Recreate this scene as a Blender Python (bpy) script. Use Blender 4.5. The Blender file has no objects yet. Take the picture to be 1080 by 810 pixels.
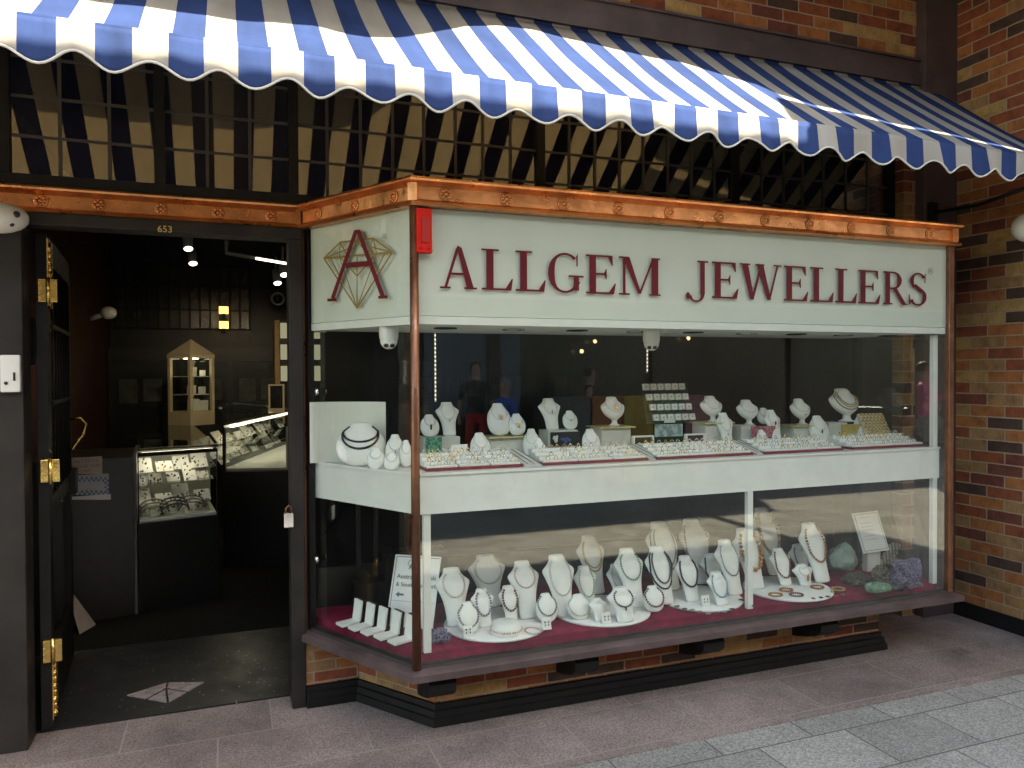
import bpy, bmesh, math, random
from math import sin, cos, pi, radians, sqrt, atan2
from mathutils import Vector as V, Matrix
random.seed(7)
sc = bpy.context.scene
COL = sc.collection

# ------------------------------------------------------------------ camera
FPX, H = 796.8, 1.6
yaw, pitch, roll = radians(20.54), radians(-.8524), radians(-.2533)
F = V((sin(yaw)*cos(pitch), cos(yaw)*cos(pitch), sin(pitch)))
R0 = V((cos(yaw), -sin(yaw), 0)); U0 = R0.cross(F)
R = cos(roll)*R0 + sin(roll)*U0; U = -sin(roll)*R0 + cos(roll)*U0
CAM = V((0, 0, H))
cd = bpy.data.cameras.new('camera'); cam = bpy.data.objects.new('camera', cd); COL.objects.link(cam)
cd.sensor_width = 36; cd.lens = FPX/1080*36; cd.clip_end = 500; cd.clip_start = .05
m = Matrix((R, U, -F)).transposed().to_4x4(); m.translation = CAM; cam.matrix_world = m
sc.camera = cam

def ray(px, py): return F + R*((px-540)/FPX) - U*((py-405)/FPX)
def at(px, py, X=None, Y=None, Z=None):
    "the point of the plane X=, Y= or Z= seen at a pixel of the photograph"
    d = ray(px, py)
    t = X/d.x if X is not None else Y/d.y if Y is not None else (Z-H)/d.z
    return CAM + d*t

# ------------------------------------------------------------------ bay plan
P0, P1, P2 = V((.335, 3.786)), V((.728, 3.089)), V((3.774, 3.089))
SE = (P0-P1).normalized()                 # along the splay, towards the door
SN = V((-SE.y, SE.x)) if V((-SE.y, SE.x)).x < 0 else V((SE.y, -SE.x))   # outward normal of the splay
def pjx(p):
    d = V(p)-CAM; return 540+FPX*d.dot(R)/d.dot(F)
def at_splay(px, py, off=0):
    d = ray(px, py); o = V((P1.x+SN.x*off, P1.y+SN.y*off))
    t = (o.x*SN.x + o.y*SN.y)/(d.x*SN.x + d.y*SN.y)
    return CAM + d*t
def bay_corner(d): return V((P1.x + d*(1+SN.y)/(-SN.x), P1.y + d))
def splay_x(d, y): return P1.x + (d + SN.y*(y-P1.y))/(-SN.x)

# ------------------------------------------------------------------ materials
MATS = {}
class NT:
    def __init__(s, name):
        s.m = bpy.data.materials.new(name); s.m.use_nodes = True; s.t = s.m.node_tree; s.t.nodes.clear()
        s.out = s.n('ShaderNodeOutputMaterial')
    def n(s, ty, **k):
        x = s.t.nodes.new(ty)
        for a, b in k.items(): setattr(x, a, b)
        return x
    def l(s, a, b): s.t.links.new(a, b)
    def val(s, sock, v):
        if hasattr(v, 'is_linked') or hasattr(v, 'node'): s.l(v, sock)
        else: sock.default_value = v
    def math(s, op, a, b=0, c=None):
        x = s.n('ShaderNodeMath', operation=op); s.val(x.inputs[0], a); s.val(x.inputs[1], b)
        if c is not None: s.val(x.inputs[2], c)
        return x.outputs[0]
    def mix(s, f, a, b, bt='MIX'):
        x = s.n('ShaderNodeMix', data_type='RGBA', blend_type=bt)
        s.val(x.inputs[0], f); s.val(x.inputs[6], col(a)); s.val(x.inputs[7], col(b)); return x.outputs[2]
    def noise(s, scale, detail=4, rough=.55, vec=None):
        x = s.n('ShaderNodeTexNoise'); x.inputs['Scale'].default_value = scale; x.inputs['Detail'].default_value = detail
        x.inputs['Roughness'].default_value = rough
        if vec is None: vec = s.pos()
        s.l(vec, x.inputs['Vector']); return x.outputs[0]
    def ramp(s, fac, stops, interp='LINEAR'):
        x = s.n('ShaderNodeValToRGB'); x.color_ramp.interpolation = interp; e = x.color_ramp.elements
        while len(e) < len(stops): e.new(.5)
        for k, (p, c) in enumerate(stops): e[k].position = p; e[k].color = col(c)
        s.l(fac, x.inputs[0]); return x.outputs[0]
    def pos(s): return s.n('ShaderNodeNewGeometry').outputs['Position']
    def bump(s, h, strength=.3, dist=.01):
        x = s.n('ShaderNodeBump'); x.inputs['Strength'].default_value = strength; x.inputs['Distance'].default_value = dist
        s.l(h, x.inputs['Height']); return x.outputs[0]
    def bsdf(s, base, rough=.5, metal=0, normal=None, spec=.5, trans=0):
        x = s.n('ShaderNodeBsdfPrincipled'); s.val(x.inputs['Base Color'], col(base)); s.val(x.inputs['Roughness'], rough)
        s.val(x.inputs['Metallic'], metal); x.inputs['Specular IOR Level'].default_value = spec
        if normal is not None: s.l(normal, x.inputs['Normal'])
        s.l(x.outputs[0], s.out.inputs[0]); return x
def col(c):
    if isinstance(c, (tuple, list)): return (*c[:3], 1)
    return c
def mat(name, c, rough=.5, metal=0, var=.15, scale=12, bump=0, bscale=60, spec=.5):
    "a plain surface with uneven colour and fine relief"
    if name in MATS: return MATS[name]
    n = NT(name)
    f = n.ramp(n.noise(scale), [(.3, (0, 0, 0)), (.7, (1, 1, 1))])
    lo = tuple(x*(1-var) for x in c); hi = tuple(min(1, x*(1+var*.6)) for x in c)
    rg = n.ramp(n.noise(scale*2.3), [(.3, (rough*.85,)*3), (.7, (min(1, rough*1.15),)*3)])
    nm = n.bump(n.noise(bscale, 6), bump, .004) if bump else None
    n.bsdf(n.mix(f, lo, hi), rg, metal, nm, spec)
    MATS[name] = n.m; return n.m
def emit(name, c, s):
    if name in MATS: return MATS[name]
    n = NT(name); e = n.n('ShaderNodeEmission'); e.inputs[0].default_value = col(c); e.inputs[1].default_value = s
    n.l(e.outputs[0], n.out.inputs[0]); MATS[name] = n.m; return n.m
def glass(name, tint, ior=1.6, dirt=.0):
    n = NT(name); g = n.n('ShaderNodeNewGeometry')
    tr = n.n('ShaderNodeBsdfTransparent'); tr.inputs[0].default_value = col(tint)
    gl = n.n('ShaderNodeBsdfGlossy'); gl.inputs['Roughness'].default_value = 0.0; gl.inputs[0].default_value = (.93, .97, .95, 1)
    fr = n.n('ShaderNodeFresnel'); fr.inputs[0].default_value = ior
    f = n.math('MULTIPLY', fr.outputs[0], n.math('SUBTRACT', 1, g.outputs['Backfacing']))
    w = n.noise(1.3, 1); b = n.bump(w, .012, .05)
    n.l(b, gl.inputs['Normal'])
    mx = n.n('ShaderNodeMixShader'); n.l(f, mx.inputs[0]); n.l(tr.outputs[0], mx.inputs[1]); n.l(gl.outputs[0], mx.inputs[2])
    last = mx.outputs[0]
    if dirt:
        d = n.n('ShaderNodeBsdfDiffuse'); d.inputs[0].default_value = (.5, .52, .48, 1)
        df = n.math('MULTIPLY', n.ramp(n.noise(2.2, 6), [(.35, (0, 0, 0)), (.75, (1, 1, 1))]), dirt)
        m2 = n.n('ShaderNodeMixShader'); n.l(df, m2.inputs[0]); n.l(last, m2.inputs[1]); n.l(d.outputs[0], m2.inputs[2]); last = m2.outputs[0]
    n.l(last, n.out.inputs[0]); MATS[name] = n.m; return n.m
def brick(name, ux, uy, seed=0, off=0, bw=.232, rh=.0725):
    n = NT(name); p = n.n('ShaderNodeSeparateXYZ'); n.l(n.pos(), p.inputs[0])
    u = n.math('ADD', n.math('MULTIPLY', p.outputs[0], ux), n.math('MULTIPLY', p.outputs[1], uy))
    u = n.math('ADD', u, off)
    wob = n.math('MULTIPLY', n.math('SUBTRACT', n.noise(14, 3), .5), .006)
    c = n.n('ShaderNodeCombineXYZ'); n.l(n.math('ADD', u, wob), c.inputs[0]); n.l(n.math('ADD', n.math('ADD', p.outputs[2], 5.0+seed*.072), wob), c.inputs[1])
    b = n.n('ShaderNodeTexBrick'); n.l(c.outputs[0], b.inputs['Vector'])
    for k, v in (('Scale', 1), ('Mortar Size', .0048), ('Mortar Smooth', .3), ('Bias', 0), ('Brick Width', bw), ('Row Height', rh)): b.inputs[k].default_value = v
    b.inputs['Color1'].default_value = (0, 0, 0, 1); b.inputs['Color2'].default_value = (1, 1, 1, 1)
    dk, rd, og, tn, mr, br = (.10, .056, .042), (.32, .088, .040), (.46, .165, .058), (.52, .31, .12), (.21, .062, .042), (.40, .215, .095)
    pal = [dk, rd, og, tn, mr, rd, br, og, tn, rd, mr, dk, og, tn, br, rd, og, br, dk, og, rd, mr]
    r = n.ramp(b.outputs[0], [(k/len(pal), q) for k, q in enumerate(pal)], 'CONSTANT')
    sv = n.n('ShaderNodeCombineXYZ'); n.l(n.math('MULTIPLY', u, 160), sv.inputs[0]); n.l(n.math('MULTIPLY', p.outputs[2], 14), sv.inputs[1])
    streak = n.noise(1, 4, .6, sv.outputs[0])
    r = n.mix(.7, r, n.ramp(streak, [(.3, (.6, .57, .55)), (.7, (1.0, 1.0, 1.0))]), 'MULTIPLY')
    r = n.mix(.8, r, n.ramp(n.noise(13, 6, .65), [(.3, (.5, .46, .43)), (.5, (.95, .95, .95)), (.74, (1.25, 1.2, 1.15))]), 'MULTIPLY')
    mort = n.mix(n.noise(40, 4), (.26, .165, .10), (.50, .37, .25))
    cc = n.mix(b.outputs[1], r, mort)
    # old whitish bloom here and there
    bl = n.ramp(n.noise(3.1, 7, .65), [(.66, (0, 0, 0)), (.8, (.35, .35, .35))])
    cc = n.mix(bl, cc, (.42, .37, .33))
    h = n.math('ADD', n.math('MULTIPLY', b.outputs[1], -1), n.math('MULTIPLY', streak, .35))
    soil = n.ramp(n.noise(1.1, 6, .6), [(.35, (.62, .58, .55)), (.6, (1, 1, 1))]); cc = n.mix(.6, cc, soil, 'MULTIPLY')
    n.bsdf(cc, .72, 0, n.bump(h, .55, .006), .3)
    MATS[name] = n.m; return n.m
def paving(name, base, bw, rh, vary, speck, mort, rough, rot=0, off=(0, 0), stain=.4, fine=240, ms=.0035):
    n = NT(name); mp = n.n('ShaderNodeMapping'); n.l(n.pos(), mp.inputs[0]); mp.inputs['Rotation'].default_value = (0, 0, rot)
    mp.inputs['Location'].default_value = (40+off[0], 40+off[1], 0)
    b = n.n('ShaderNodeTexBrick'); n.l(mp.outputs[0], b.inputs['Vector'])
    for k, v in (('Scale', 1), ('Mortar Size', ms), ('Mortar Smooth', .2), ('Bias', 0), ('Brick Width', bw), ('Row Height', rh)): b.inputs[k].default_value = v
    b.offset = .37
    b.inputs['Color1'].default_value = (0, 0, 0, 1); b.inputs['Color2'].default_value = (1, 1, 1, 1)
    c = n.mix(b.outputs[0], tuple(x*(1-vary) for x in base), tuple(x*(1+vary) for x in base))
    f = n.ramp(n.noise(fine, 3, .7), [(.34, (1-speck,)*3), (.5, (1, 1, 1)), (.66, (1+speck,)*3)])
    c = n.mix(1, c, f, 'MULTIPLY')
    c = n.mix(stain, c, n.ramp(n.noise(1.6, 7, .65), [(.32, (.45, .43, .43)), (.6, (1.08, 1.07, 1.06))]), 'MULTIPLY')
    sp = n.ramp(n.noise(7, 4, .5), [(.70, (0, 0, 0)), (.76, (.6, .6, .6))])
    c = n.mix(sp, c, tuple(x*.55 for x in base))
    c = n.mix(b.outputs[1], c, mort)
    rg = n.ramp(n.noise(5, 5), [(.3, (rough-.1,)*3), (.7, (rough+.12,)*3)])
    h = n.math('ADD', n.math('MULTIPLY', b.outputs[1], -1.2), n.math('MULTIPLY', n.noise(fine, 3), .5))
    n.bsdf(c, rg, 0, n.bump(h, .35, .004), .4)
    MATS[name] = n.m; return n.m
def fabric(name):
    n = NT(name); p = n.n('ShaderNodeSeparateXYZ'); n.l(n.pos(), p.inputs[0])
    u = n.math('FRACT', n.math('MULTIPLY', n.math('ADD', p.outputs[0], -.563+1.0490*10), 1/.2098))
    f = n.math('GREATER_THAN', u, .5)
    weave = n.noise(420, 2); sv = n.n('ShaderNodeCombineXYZ'); n.l(n.math('MULTIPLY', p.outputs[0], 9), sv.inputs[0]); n.l(n.math('MULTIPLY', p.outputs[1], 1.2), sv.inputs[1]); n.l(n.math('MULTIPLY', p.outputs[2], 1.2), sv.inputs[2])
    dirt = n.mix(1, n.ramp(n.noise(3.5, 6, .6), [(.3, (.84, .81, .77)), (.65, (1, 1, 1))]), n.ramp(n.noise(1, 5, .6, sv.outputs[0]), [(.3, (.80, .77, .73)), (.6, (1, 1, 1))]), 'MULTIPLY')
    c = n.mix(f, (.58, .56, .53), (.055, .100, .285))
    c = n.mix(1, c, dirt, 'MULTIPLY')
    b = n.bump(n.math('ADD', weave, n.math('MULTIPLY', n.noise(9, 4), 4)), .4, .004)
    d = n.n('ShaderNodeBsdfDiffuse'); n.l(c, d.inputs[0]); n.l(b, d.inputs['Normal'])
    t = n.n('ShaderNodeBsdfTranslucent'); n.l(n.mix(f, (.70, .58, .42), (.075, .045, .06)), t.inputs[0])
    mx = n.n('ShaderNodeMixShader'); mx.inputs[0].default_value = .38
    n.l(d.outputs[0], mx.inputs[1]); n.l(t.outputs[0], mx.inputs[2]); n.l(mx.outputs[0], n.out.inputs[0])
    MATS[name] = n.m; return n.m
def copper_mat(name, base, rough, metal=.92):
    n = NT(name)
    c = n.ramp(n.noise(6, 6, .65), [(.28, tuple(x*.62 for x in base)), (.45, tuple(x*.85 for x in base)), (.60, tuple(min(1, x*1.1) for x in base)), (.74, tuple(min(1, x*1.15+.08) for x in base))])
    dark = n.ramp(n.noise(28, 5, .7), [(.64, (0, 0, 0)), (.74, (.7, .7, .7))])
    c = n.mix(dark, c, tuple(x*.22 for x in base))
    r = n.ramp(n.noise(11, 5), [(.3, (rough*.7,)*3), (.7, (rough*1.5,)*3)])
    n.bsdf(c, r, metal, n.bump(n.math('ADD', n.noise(26, 6, .65), n.math('MULTIPLY', n.noise(5, 3), 2.5)), .35, .006)); MATS[name] = n.m; return n.m
def terrazzo(name):
    n = NT(name); v = n.n('ShaderNodeTexVoronoi'); v.inputs['Scale'].default_value = 48; n.l(n.pos(), v.inputs[0])
    s = n.ramp(v.outputs['Color'], [(0, (0, 0, 0)), (.76, (0, 0, 0)), (.80, (.8, .8, .8))])
    d = n.ramp(v.outputs['Distance'], [(.22, (1, 1, 1)), (.32, (0, 0, 0))])
    f = n.mix(1, s, d, 'MULTIPLY')
    c = n.mix(f, n.mix(n.noise(3), (.010, .010, .011), (.022, .021, .021)), (.30, .29, .26))
    n.bsdf(c, n.ramp(n.noise(6), [(.3, (.28,)*3), (.7, (.45,)*3)]), 0, n.bump(n.noise(200), .05, .002)); MATS[name] = n.m; return n.m

black = mat('black_paint', (.009, .0085, .0085), .45, 0, .3, 9, .12, 80, spec=.25)
brown = mat('dark_brown_paint', (.080, .052, .052), .42, 0, .35, 5, .2, 50)
jambm = mat('weathered_dark_paint', (.024, .020, .018), .5, 0, .45, 6, .2, 60, spec=.3)
sillm = mat('brown_sill_paint', (.088, .058, .057), .42, 0, .45, 7, .25, 45)
copper = copper_mat('hammered_copper', (.74, .32, .135), .31, .95)
bronze = copper_mat('aged_copper_tube', (.22, .10, .06), .36, .8)
brass = copper_mat('polished_brass', (.92, .62, .20), .20)
white = mat('white_paint', (.70, .71, .66), .45, 0, .05)
signw = mat('sign_white', (.60, .63, .56), .5, 0, .04, 3)
leath = mat('white_leatherette', (.74, .75, .70), .5, 0, .04, 30, .1, 200)
card = mat('white_card', (.78, .78, .74), .6, 0, .05)
maroon = mat('maroon_lettering', (.115, .008, .014), .5, 0, .2, 20, spec=.2)
gold = mat('gold_line', (.20, .135, .018), .45, 0, .15)
goldm = copper_mat('gold_metal', (.95, .66, .22), .2)
silver = mat('silver_metal', (.75, .75, .74), .22, 1, .1)
chrome = mat('chrome', (.6, .6, .6), .15, 1, .1)
felt = mat('crimson_felt', (.22, .014, .045), .95, 0, .35, 16, .4, 300, .1)
redtrim = mat('crimson_trim', (.22, .03, .04), .5, 0, .2)
red = mat('red_plastic', (.60, .012, .008), .45, 0, .1, spec=.2)
plast = mat('white_plastic', (.74, .73, .69), .35, 0, .06)
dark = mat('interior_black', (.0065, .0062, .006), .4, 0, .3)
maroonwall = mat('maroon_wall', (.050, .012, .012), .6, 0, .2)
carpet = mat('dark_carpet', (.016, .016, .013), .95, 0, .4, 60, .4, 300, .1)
charcoal = mat('charcoal_panel', (.024, .021, .020), .35, 0, .15)
cream = mat('cream_laminate', (.60, .50, .34), .5, 0, .08)
plinthw = mat('plinth_laminate', (.62, .63, .56), .45, 0, .05)
brick_x = brick('brick_street_face', 1, 0)
brick_y = brick('brick_side_face', 0, 1, 3, .07)
brick_s = brick('brick_splay_face', .5, -.87, 1, 0, .21, .052)
brick_a = brick('brick_apron_face', 1, 0, 2, .05, .21, .052)
pave_red = paving('brown_paving', (.255, .203, .185), .62, .36, .14, .50, (.30, .25, .23), .6, 0, (.13, .01), .8, 120)
granite = paving('granite_paving', (.27, .262, .24), .47, .31, .16, .50, (.09, .088, .08), .65, 0, (.2, .15), .4, 110, .004)
cloth = fabric('striped_awning_fabric')
hem = mat('awning_hem', (.62, .60, .55), .7, 0, .1, 30)
gmain = glass('window_glass', (.965, .978, .965), 1.74, .010)
gthin = glass('cabinet_glass', (.95, .97, .96), 1.5)
gtran = glass('transom_glass', (.62, .60, .55), 2.3, .02)
terr = terrazzo('black_terrazzo')

# ------------------------------------------------------------------ mesh building
class MB:
    def __init__(s): s.bm = bmesh.new(); s.mi = 0
    def face(s, pts):
        f = s.bm.faces.new([s.bm.verts.new(p) for p in pts]); f.material_index = s.mi; return f
    def box(s, x0, x1, y0, y1, z0, z1, mtx=None, bev=0):
        r = bmesh.ops.create_cube(s.bm, size=1)
        vs = r['verts']
        for v in vs:
            v.co = V(((x0+x1)/2+v.co.x*(x1-x0), (y0+y1)/2+v.co.y*(y1-y0), (z0+z1)/2+v.co.z*(z1-z0)))
        fs = {f for v in vs for f in v.link_faces}
        if bev:
            es = {e for v in vs for e in v.link_edges}
            r = bmesh.ops.bevel(s.bm, geom=list(es), offset=bev, segments=2, affect='EDGES', profile=.6)
            fs = set(r['faces']) | {f for f in fs if f.is_valid}
            vs = list({v for f in fs for v in f.verts})
        if mtx is not None:
            for v in vs: v.co = mtx @ v.co
        for f in fs: f.material_index = s.mi
        return s
    def prism(s, poly, vec, ):
        "closed polygon (3-D points) pushed along vec"
        vec = V(vec); a = [s.bm.verts.new(V(p)) for p in poly]; b = [s.bm.verts.new(V(p)+vec) for p in poly]
        n = len(poly); fs = [s.bm.faces.new(a), s.bm.faces.new(b[::-1])]
        for i in range(n): fs.append(s.bm.faces.new((a[i], b[i], b[(i+1) % n], a[(i+1) % n])))
        for f in fs: f.material_index = s.mi
        return s
    def rings(s, rings, cap=True, close=True):
        vs = [[s.bm.verts.new(p) for p in r] for r in rings]; n = len(vs[0]); fs = []
        for a, b in zip(vs, vs[1:]):
            for i in range(n if close else n-1):
                fs.append(s.bm.faces.new((a[i], a[(i+1) % n], b[(i+1) % n], b[i])))
        if cap and close: fs += [s.bm.faces.new(vs[0][::-1]), s.bm.faces.new(vs[-1])]
        for f in fs: f.material_index = s.mi; f.smooth = True
        return s
    def lathe(s, prof, c=(0, 0, 0), n=20, axis='Z'):
        c = V(c); rs = []
        for r, z in prof:
            r = max(r, 1e-4); ring = []
            for k in range(n):
                a = 2*pi*k/n
                p = V((r*cos(a), r*sin(a), z)) if axis == 'Z' else V((r*cos(a), -z, r*sin(a))) if axis == 'Y' else V((z, r*cos(a), r*sin(a)))
                ring.append(c+p)
            rs.append(ring)
        return s.rings(rs)
    def tube(s, pts, r, n=8):
        pts = [V(p) for p in pts]; rs = []
        up0 = None
        for i, p in enumerate(pts):
            d = (pts[min(i+1, len(pts)-1)]-pts[max(i-1, 0)]).normalized()
            up = V((0, 0, 1)) if abs(d.z) < .92 else V((0, 1, 0))
            if up0 is not None and abs(d.dot(up0)) < .95: up = up0
            a = d.cross(up).normalized(); b = a.cross(d); up0 = b
            rr = r[i] if isinstance(r, (list, tuple)) else r
            rs.append([p+a*rr*cos(2*pi*k/n)+b*rr*sin(2*pi*k/n) for k in range(n)])
        return s.rings(rs)
    def ball(s, c, r, n=1, sc_=(1, 1, 1)):
        q = bmesh.ops.create_icosphere(s.bm, subdivisions=n, radius=r)
        for v in q['verts']: v.co = V((v.co.x*sc_[0], v.co.y*sc_[1], v.co.z*sc_[2])) + V(c)
        for f in {f for v in q['verts'] for f in v.link_faces}: f.smooth = True; f.material_index = s.mi
        return s
    def torus(s, c, R_, r, n=24, k=6, axis='Z'):
        rs = []
        for i in range(n):
            a = 2*pi*i/n; ring = []
            for j in range(k):
                b = 2*pi*j/k; q = (R_+r*cos(b))
                p = V((q*cos(a), q*sin(a), r*sin(b)))
                if axis == 'Y': p = V((p.x, p.z, p.y))
                ring.append(V(c)+p)
            rs.append(ring)
        rs.append(rs[0]); return s.rings(rs, cap=False)
    def sweep(s, path, prof):
        "profile of (out, z) along a plan polyline; out is to the right of the walk"
        path = [V(p) for p in path]; rs = []
        for i, p in enumerate(path):
            dA = (path[i]-path[i-1]).normalized() if i else None
            dB = (path[i+1]-path[i]).normalized() if i < len(path)-1 else None
            nA = V((dA.y, -dA.x)) if dA else None; nB = V((dB.y, -dB.x)) if dB else None
            if nA and nB: mi = (nA+nB).normalized(); mi = mi/mi.dot(nA)
            else: mi = nA or nB
            rs.append([V((p.x+mi.x*o, p.y+mi.y*o, z)) for o, z in prof])
        s.rings(rs)
        for f in s.bm.faces: f.smooth = False
        return s
    def build(s, name, mats, parent=None, smooth=None):
        bmesh.ops.recalc_face_normals(s.bm, faces=s.bm.faces)
        me = bpy.data.meshes.new(name); s.bm.to_mesh(me); s.bm.free()
        for mt in (mats if isinstance(mats, (list, tuple)) else [mats]): me.materials.append(mt)
        o = bpy.data.objects.new(name, me); COL.objects.link(o)
        if parent: o.parent = parent; o.matrix_parent_inverse = Matrix.Identity(4)
        if parent is not None and parent.type == 'EMPTY':
            o.matrix_parent_inverse = Matrix.Translation(-parent.location) if not any(parent.rotation_euler) else parent_inv(parent)
        return o
def parent_inv(p):
    return (Matrix.Translation(p.location) @ p.rotation_euler.to_matrix().to_4x4()).inverted()
def tag(o, label, cat, group=None, kind=None):
    if label: o['label'] = label
    if cat: o['category'] = cat
    if group: o['group'] = group
    if kind: o['kind'] = kind
    return o
def thing(name, label, cat, loc=(0, 0, 0), group=None):
    o = bpy.data.objects.new(name, None); COL.objects.link(o); o.location = loc; o.empty_display_size = .1
    return tag(o, label, cat, group)
def structure(o): o['kind'] = 'structure'; return o
def local(p, loc): return V(p)-V(loc)
def text_mesh(s, size, ext=.0008, align='CENTER'):
    c = bpy.data.curves.new('t', 'FONT'); c.body = s; c.size = size; c.extrude = ext; c.align_x = align
    o = bpy.data.objects.new('t', c); COL.objects.link(o); bpy.context.view_layer.update()
    dg = bpy.context.evaluated_depsgraph_get(); me = bpy.data.meshes.new_from_object(o.evaluated_get(dg))
    bpy.data.objects.remove(o); bpy.data.curves.remove(c); return me
def text(name, s, size, origin, right, up, mt, parent, ext=.0008, align='CENTER'):
    me = text_mesh(s, size, ext, align); right = V(right).normalized(); up = V(up).normalized()
    M = Matrix((right, up, right.cross(up))).transposed().to_4x4(); M.translation = V(origin); me.transform(M)
    me.materials.clear(); me.materials.append(mt); me.name = name
    o = bpy.data.objects.new(name, me); COL.objects.link(o)
    if parent:
        o.parent = parent
        if parent.type == 'EMPTY': o.matrix_parent_inverse = parent_inv(parent)
    return o
def copy_tree(o, parent=None):
    c = o.copy(); COL.objects.link(c)
    if parent: c.parent = parent
    for ch in list(o.children): copy_tree(ch, c)
    return c

# ------------------------------------------------------------------ ground
structure(MB().box(-40, 40, -40, 2.776, -.3, -.006).build('street', granite))
structure(MB().box(-8, 4.46, 2.78, 3.885, -.3, -.002).build('pavement', pave_red))
structure(MB().box(-40, -8, 2.78, 8, -.3, -.004).build('side_pavement', granite))
structure(MB().box(4.46, 40, 2.78, 8, -.3, -.004).build('far_pavement', granite))
structure(MB().box(-1.25, 4.46, 3.889, 4.95, -.3, .004).build('entrance_floor', terr))
structure(MB().box(-1.25, 4.46, 4.954, 10, -.3, .006).build('shop_floor', carpet))
dm = MB()
# tiled diamond let into the terrazzo
dpts = [at(133, 733, Z=.009), at(177, 719.5, Z=.009), at(216, 719, Z=.009), at(177, 741, Z=.009)]
c0 = sum(dpts, V())/4; u_ = (dpts[2]-dpts[0]); v_ = (dpts[1]-dpts[3])
def quad(a, b, c, d): dm.prism([a, b, c, d], (0, 0, -.004))
A, B, C_, D = dpts; mid = (A+C_)/2
for tri in ((A, B, 0), (B, C_, 1), (C_, D, 2), (D, A, 3)):
    a, b = tri[0], tri[1]
    for k in range(2):
        p, q = a.lerp(b, k/2+.03), a.lerp(b, (k+1)/2-.03); mm = mid.lerp((p+q)/2, .12)
        e = p.lerp(mm, .48); g = q.lerp(mm, .48); dm.prism([p, q, g, e], (0, 0, -.004))
        e2 = p.lerp(mm, .55); g2 = q.lerp(mm, .55); dm.prism([e2, g2, mm], (0, 0, -.004))
tag(dm.build('floor_inlay', mat('pink_stone', (.30, .25, .24), .5, 0, .3, 30)), 'pale pink tiled diamond set in the black terrazzo doorway floor', 'floor inlay')

# grit swept against the plinth and a small drain plate
q = MB(); rg = random.Random(12)
for k in range(150):
    if k < 110: x = rg.uniform(.95, 3.5); y = 3.285-abs(rg.gauss(0, .02))
    else: x = rg.uniform(-.7, 4.3); y = rg.uniform(2.3, 3.2)
    q.ball((x, y, .0015 if y > 2.776 else -.003), rg.uniform(.002, .0065), 1, (1, rg.uniform(.5, 1.2), .5))
o = q.build('grit', mat('pale_grit', (.34, .31, .27), .8, 0, .5, 90)); tag(o, 'pale grit and crumbs swept up against the black plinth', 'grit', None, 'stuff')
p = at(1014, 688, Z=-.004); q = MB(); q.box(p.x-.07, p.x+.07, p.y-.045, p.y+.045, -.02, -.003, bev=.004)
o = q.build('drain_plate', mat('drain_iron', (.07, .07, .08), .45, .5)); tag(o, 'small dark iron plate set in the grey granite paving', 'drain cover')
q = MB()
for k in range(5): q.box(p.x-.055, p.x+.055, p.y-.036+k*.016, p.y-.030+k*.016, -.0029, -.0015)
q.build('plate_rib', MATS['drain_iron']).parent = o

# ------------------------------------------------------------------ shop building
bld = thing('shop_building', 'single storey brick shop with dark timber beams and maroon walled interior', 'building', (1.7, 3.8, 0))
MB().box(-4, 4.20, 3.70, 3.95, 3.60, 4.6).build('brick_wall', brick_x, bld)
b = MB(); b.box(-4, 4.50, 3.655, 3.96, 3.44, 3.517); b.box(-4, 4.50, 3.675, 3.96, 3.519, 3.598); b.box(-4, 4.5, 3.66, 3.7, 3.598, 3.612); b.build('timber_beam', brown, bld)
MB().box(4.20, 4.49, 3.63, 3.96, 0, 4.6, bev=.006).build('timber_post', brown, bld)
MB().box(4.095, 4.197, 3.70, 3.95, 0, 3.44).build('brick_pilaster', brick_x, bld)
b = MB(); b.box(-4, -.965, 3.74, 3.95, 0, 3.44); b.build('brick_pilaster', brick_x, bld)
b = MB()
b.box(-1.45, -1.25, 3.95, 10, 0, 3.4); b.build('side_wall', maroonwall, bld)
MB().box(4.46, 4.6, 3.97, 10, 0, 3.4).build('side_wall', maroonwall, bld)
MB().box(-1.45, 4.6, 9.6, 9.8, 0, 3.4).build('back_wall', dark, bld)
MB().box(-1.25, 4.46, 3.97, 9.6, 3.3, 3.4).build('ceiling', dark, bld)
MB().box(3.80, 4.09, 3.78, 3.9, 0, 2.29).build('bay_return_wall', dark, bld)
# eaves added out of view, edge shaped to cast the awning's shadow line
eave = [(-6, 1.8), (.34, 1.84), (.77, 1.85), (.97, 1.95), (1.2, 1.93), (1.34, 2.05), (1.57, 2.50), (1.72, 2.64), (1.91, 2.70), (2.33, 2.57), (2.77, 2.46), (3.2, 2.19), (3.29, 2.0), (4.44, 1.60), (7, .72), (7, 9.8), (-6, 9.8)]
MB().prism([(x, y, 4.6) for x, y in eave], (0, 0, .12)).build('roof', [mat('eaves_paint', (.45, .42, .38), .7)], bld) if False else None
def z42(pts, dz=.08):  # eave board at 4.2 m, clear of the wall head
    return MB().prism([(x, y, 4.2) for x, y in pts], (0, 0, dz))
eavem = mat('eaves_paint', (.45, .42, .38), .7)
z42(eave[:-2]+[(7, 3.69), (-6, 3.69)]).build('eaves_shade_board', eavem, bld)
MB().prism([(-6, 3.97, 4.3), (7, 3.97, 4.3), (7, 9.8, 4.6), (-6, 9.8, 4.6)], (0, 0, .1)).build('roof', eavem, bld)
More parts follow.
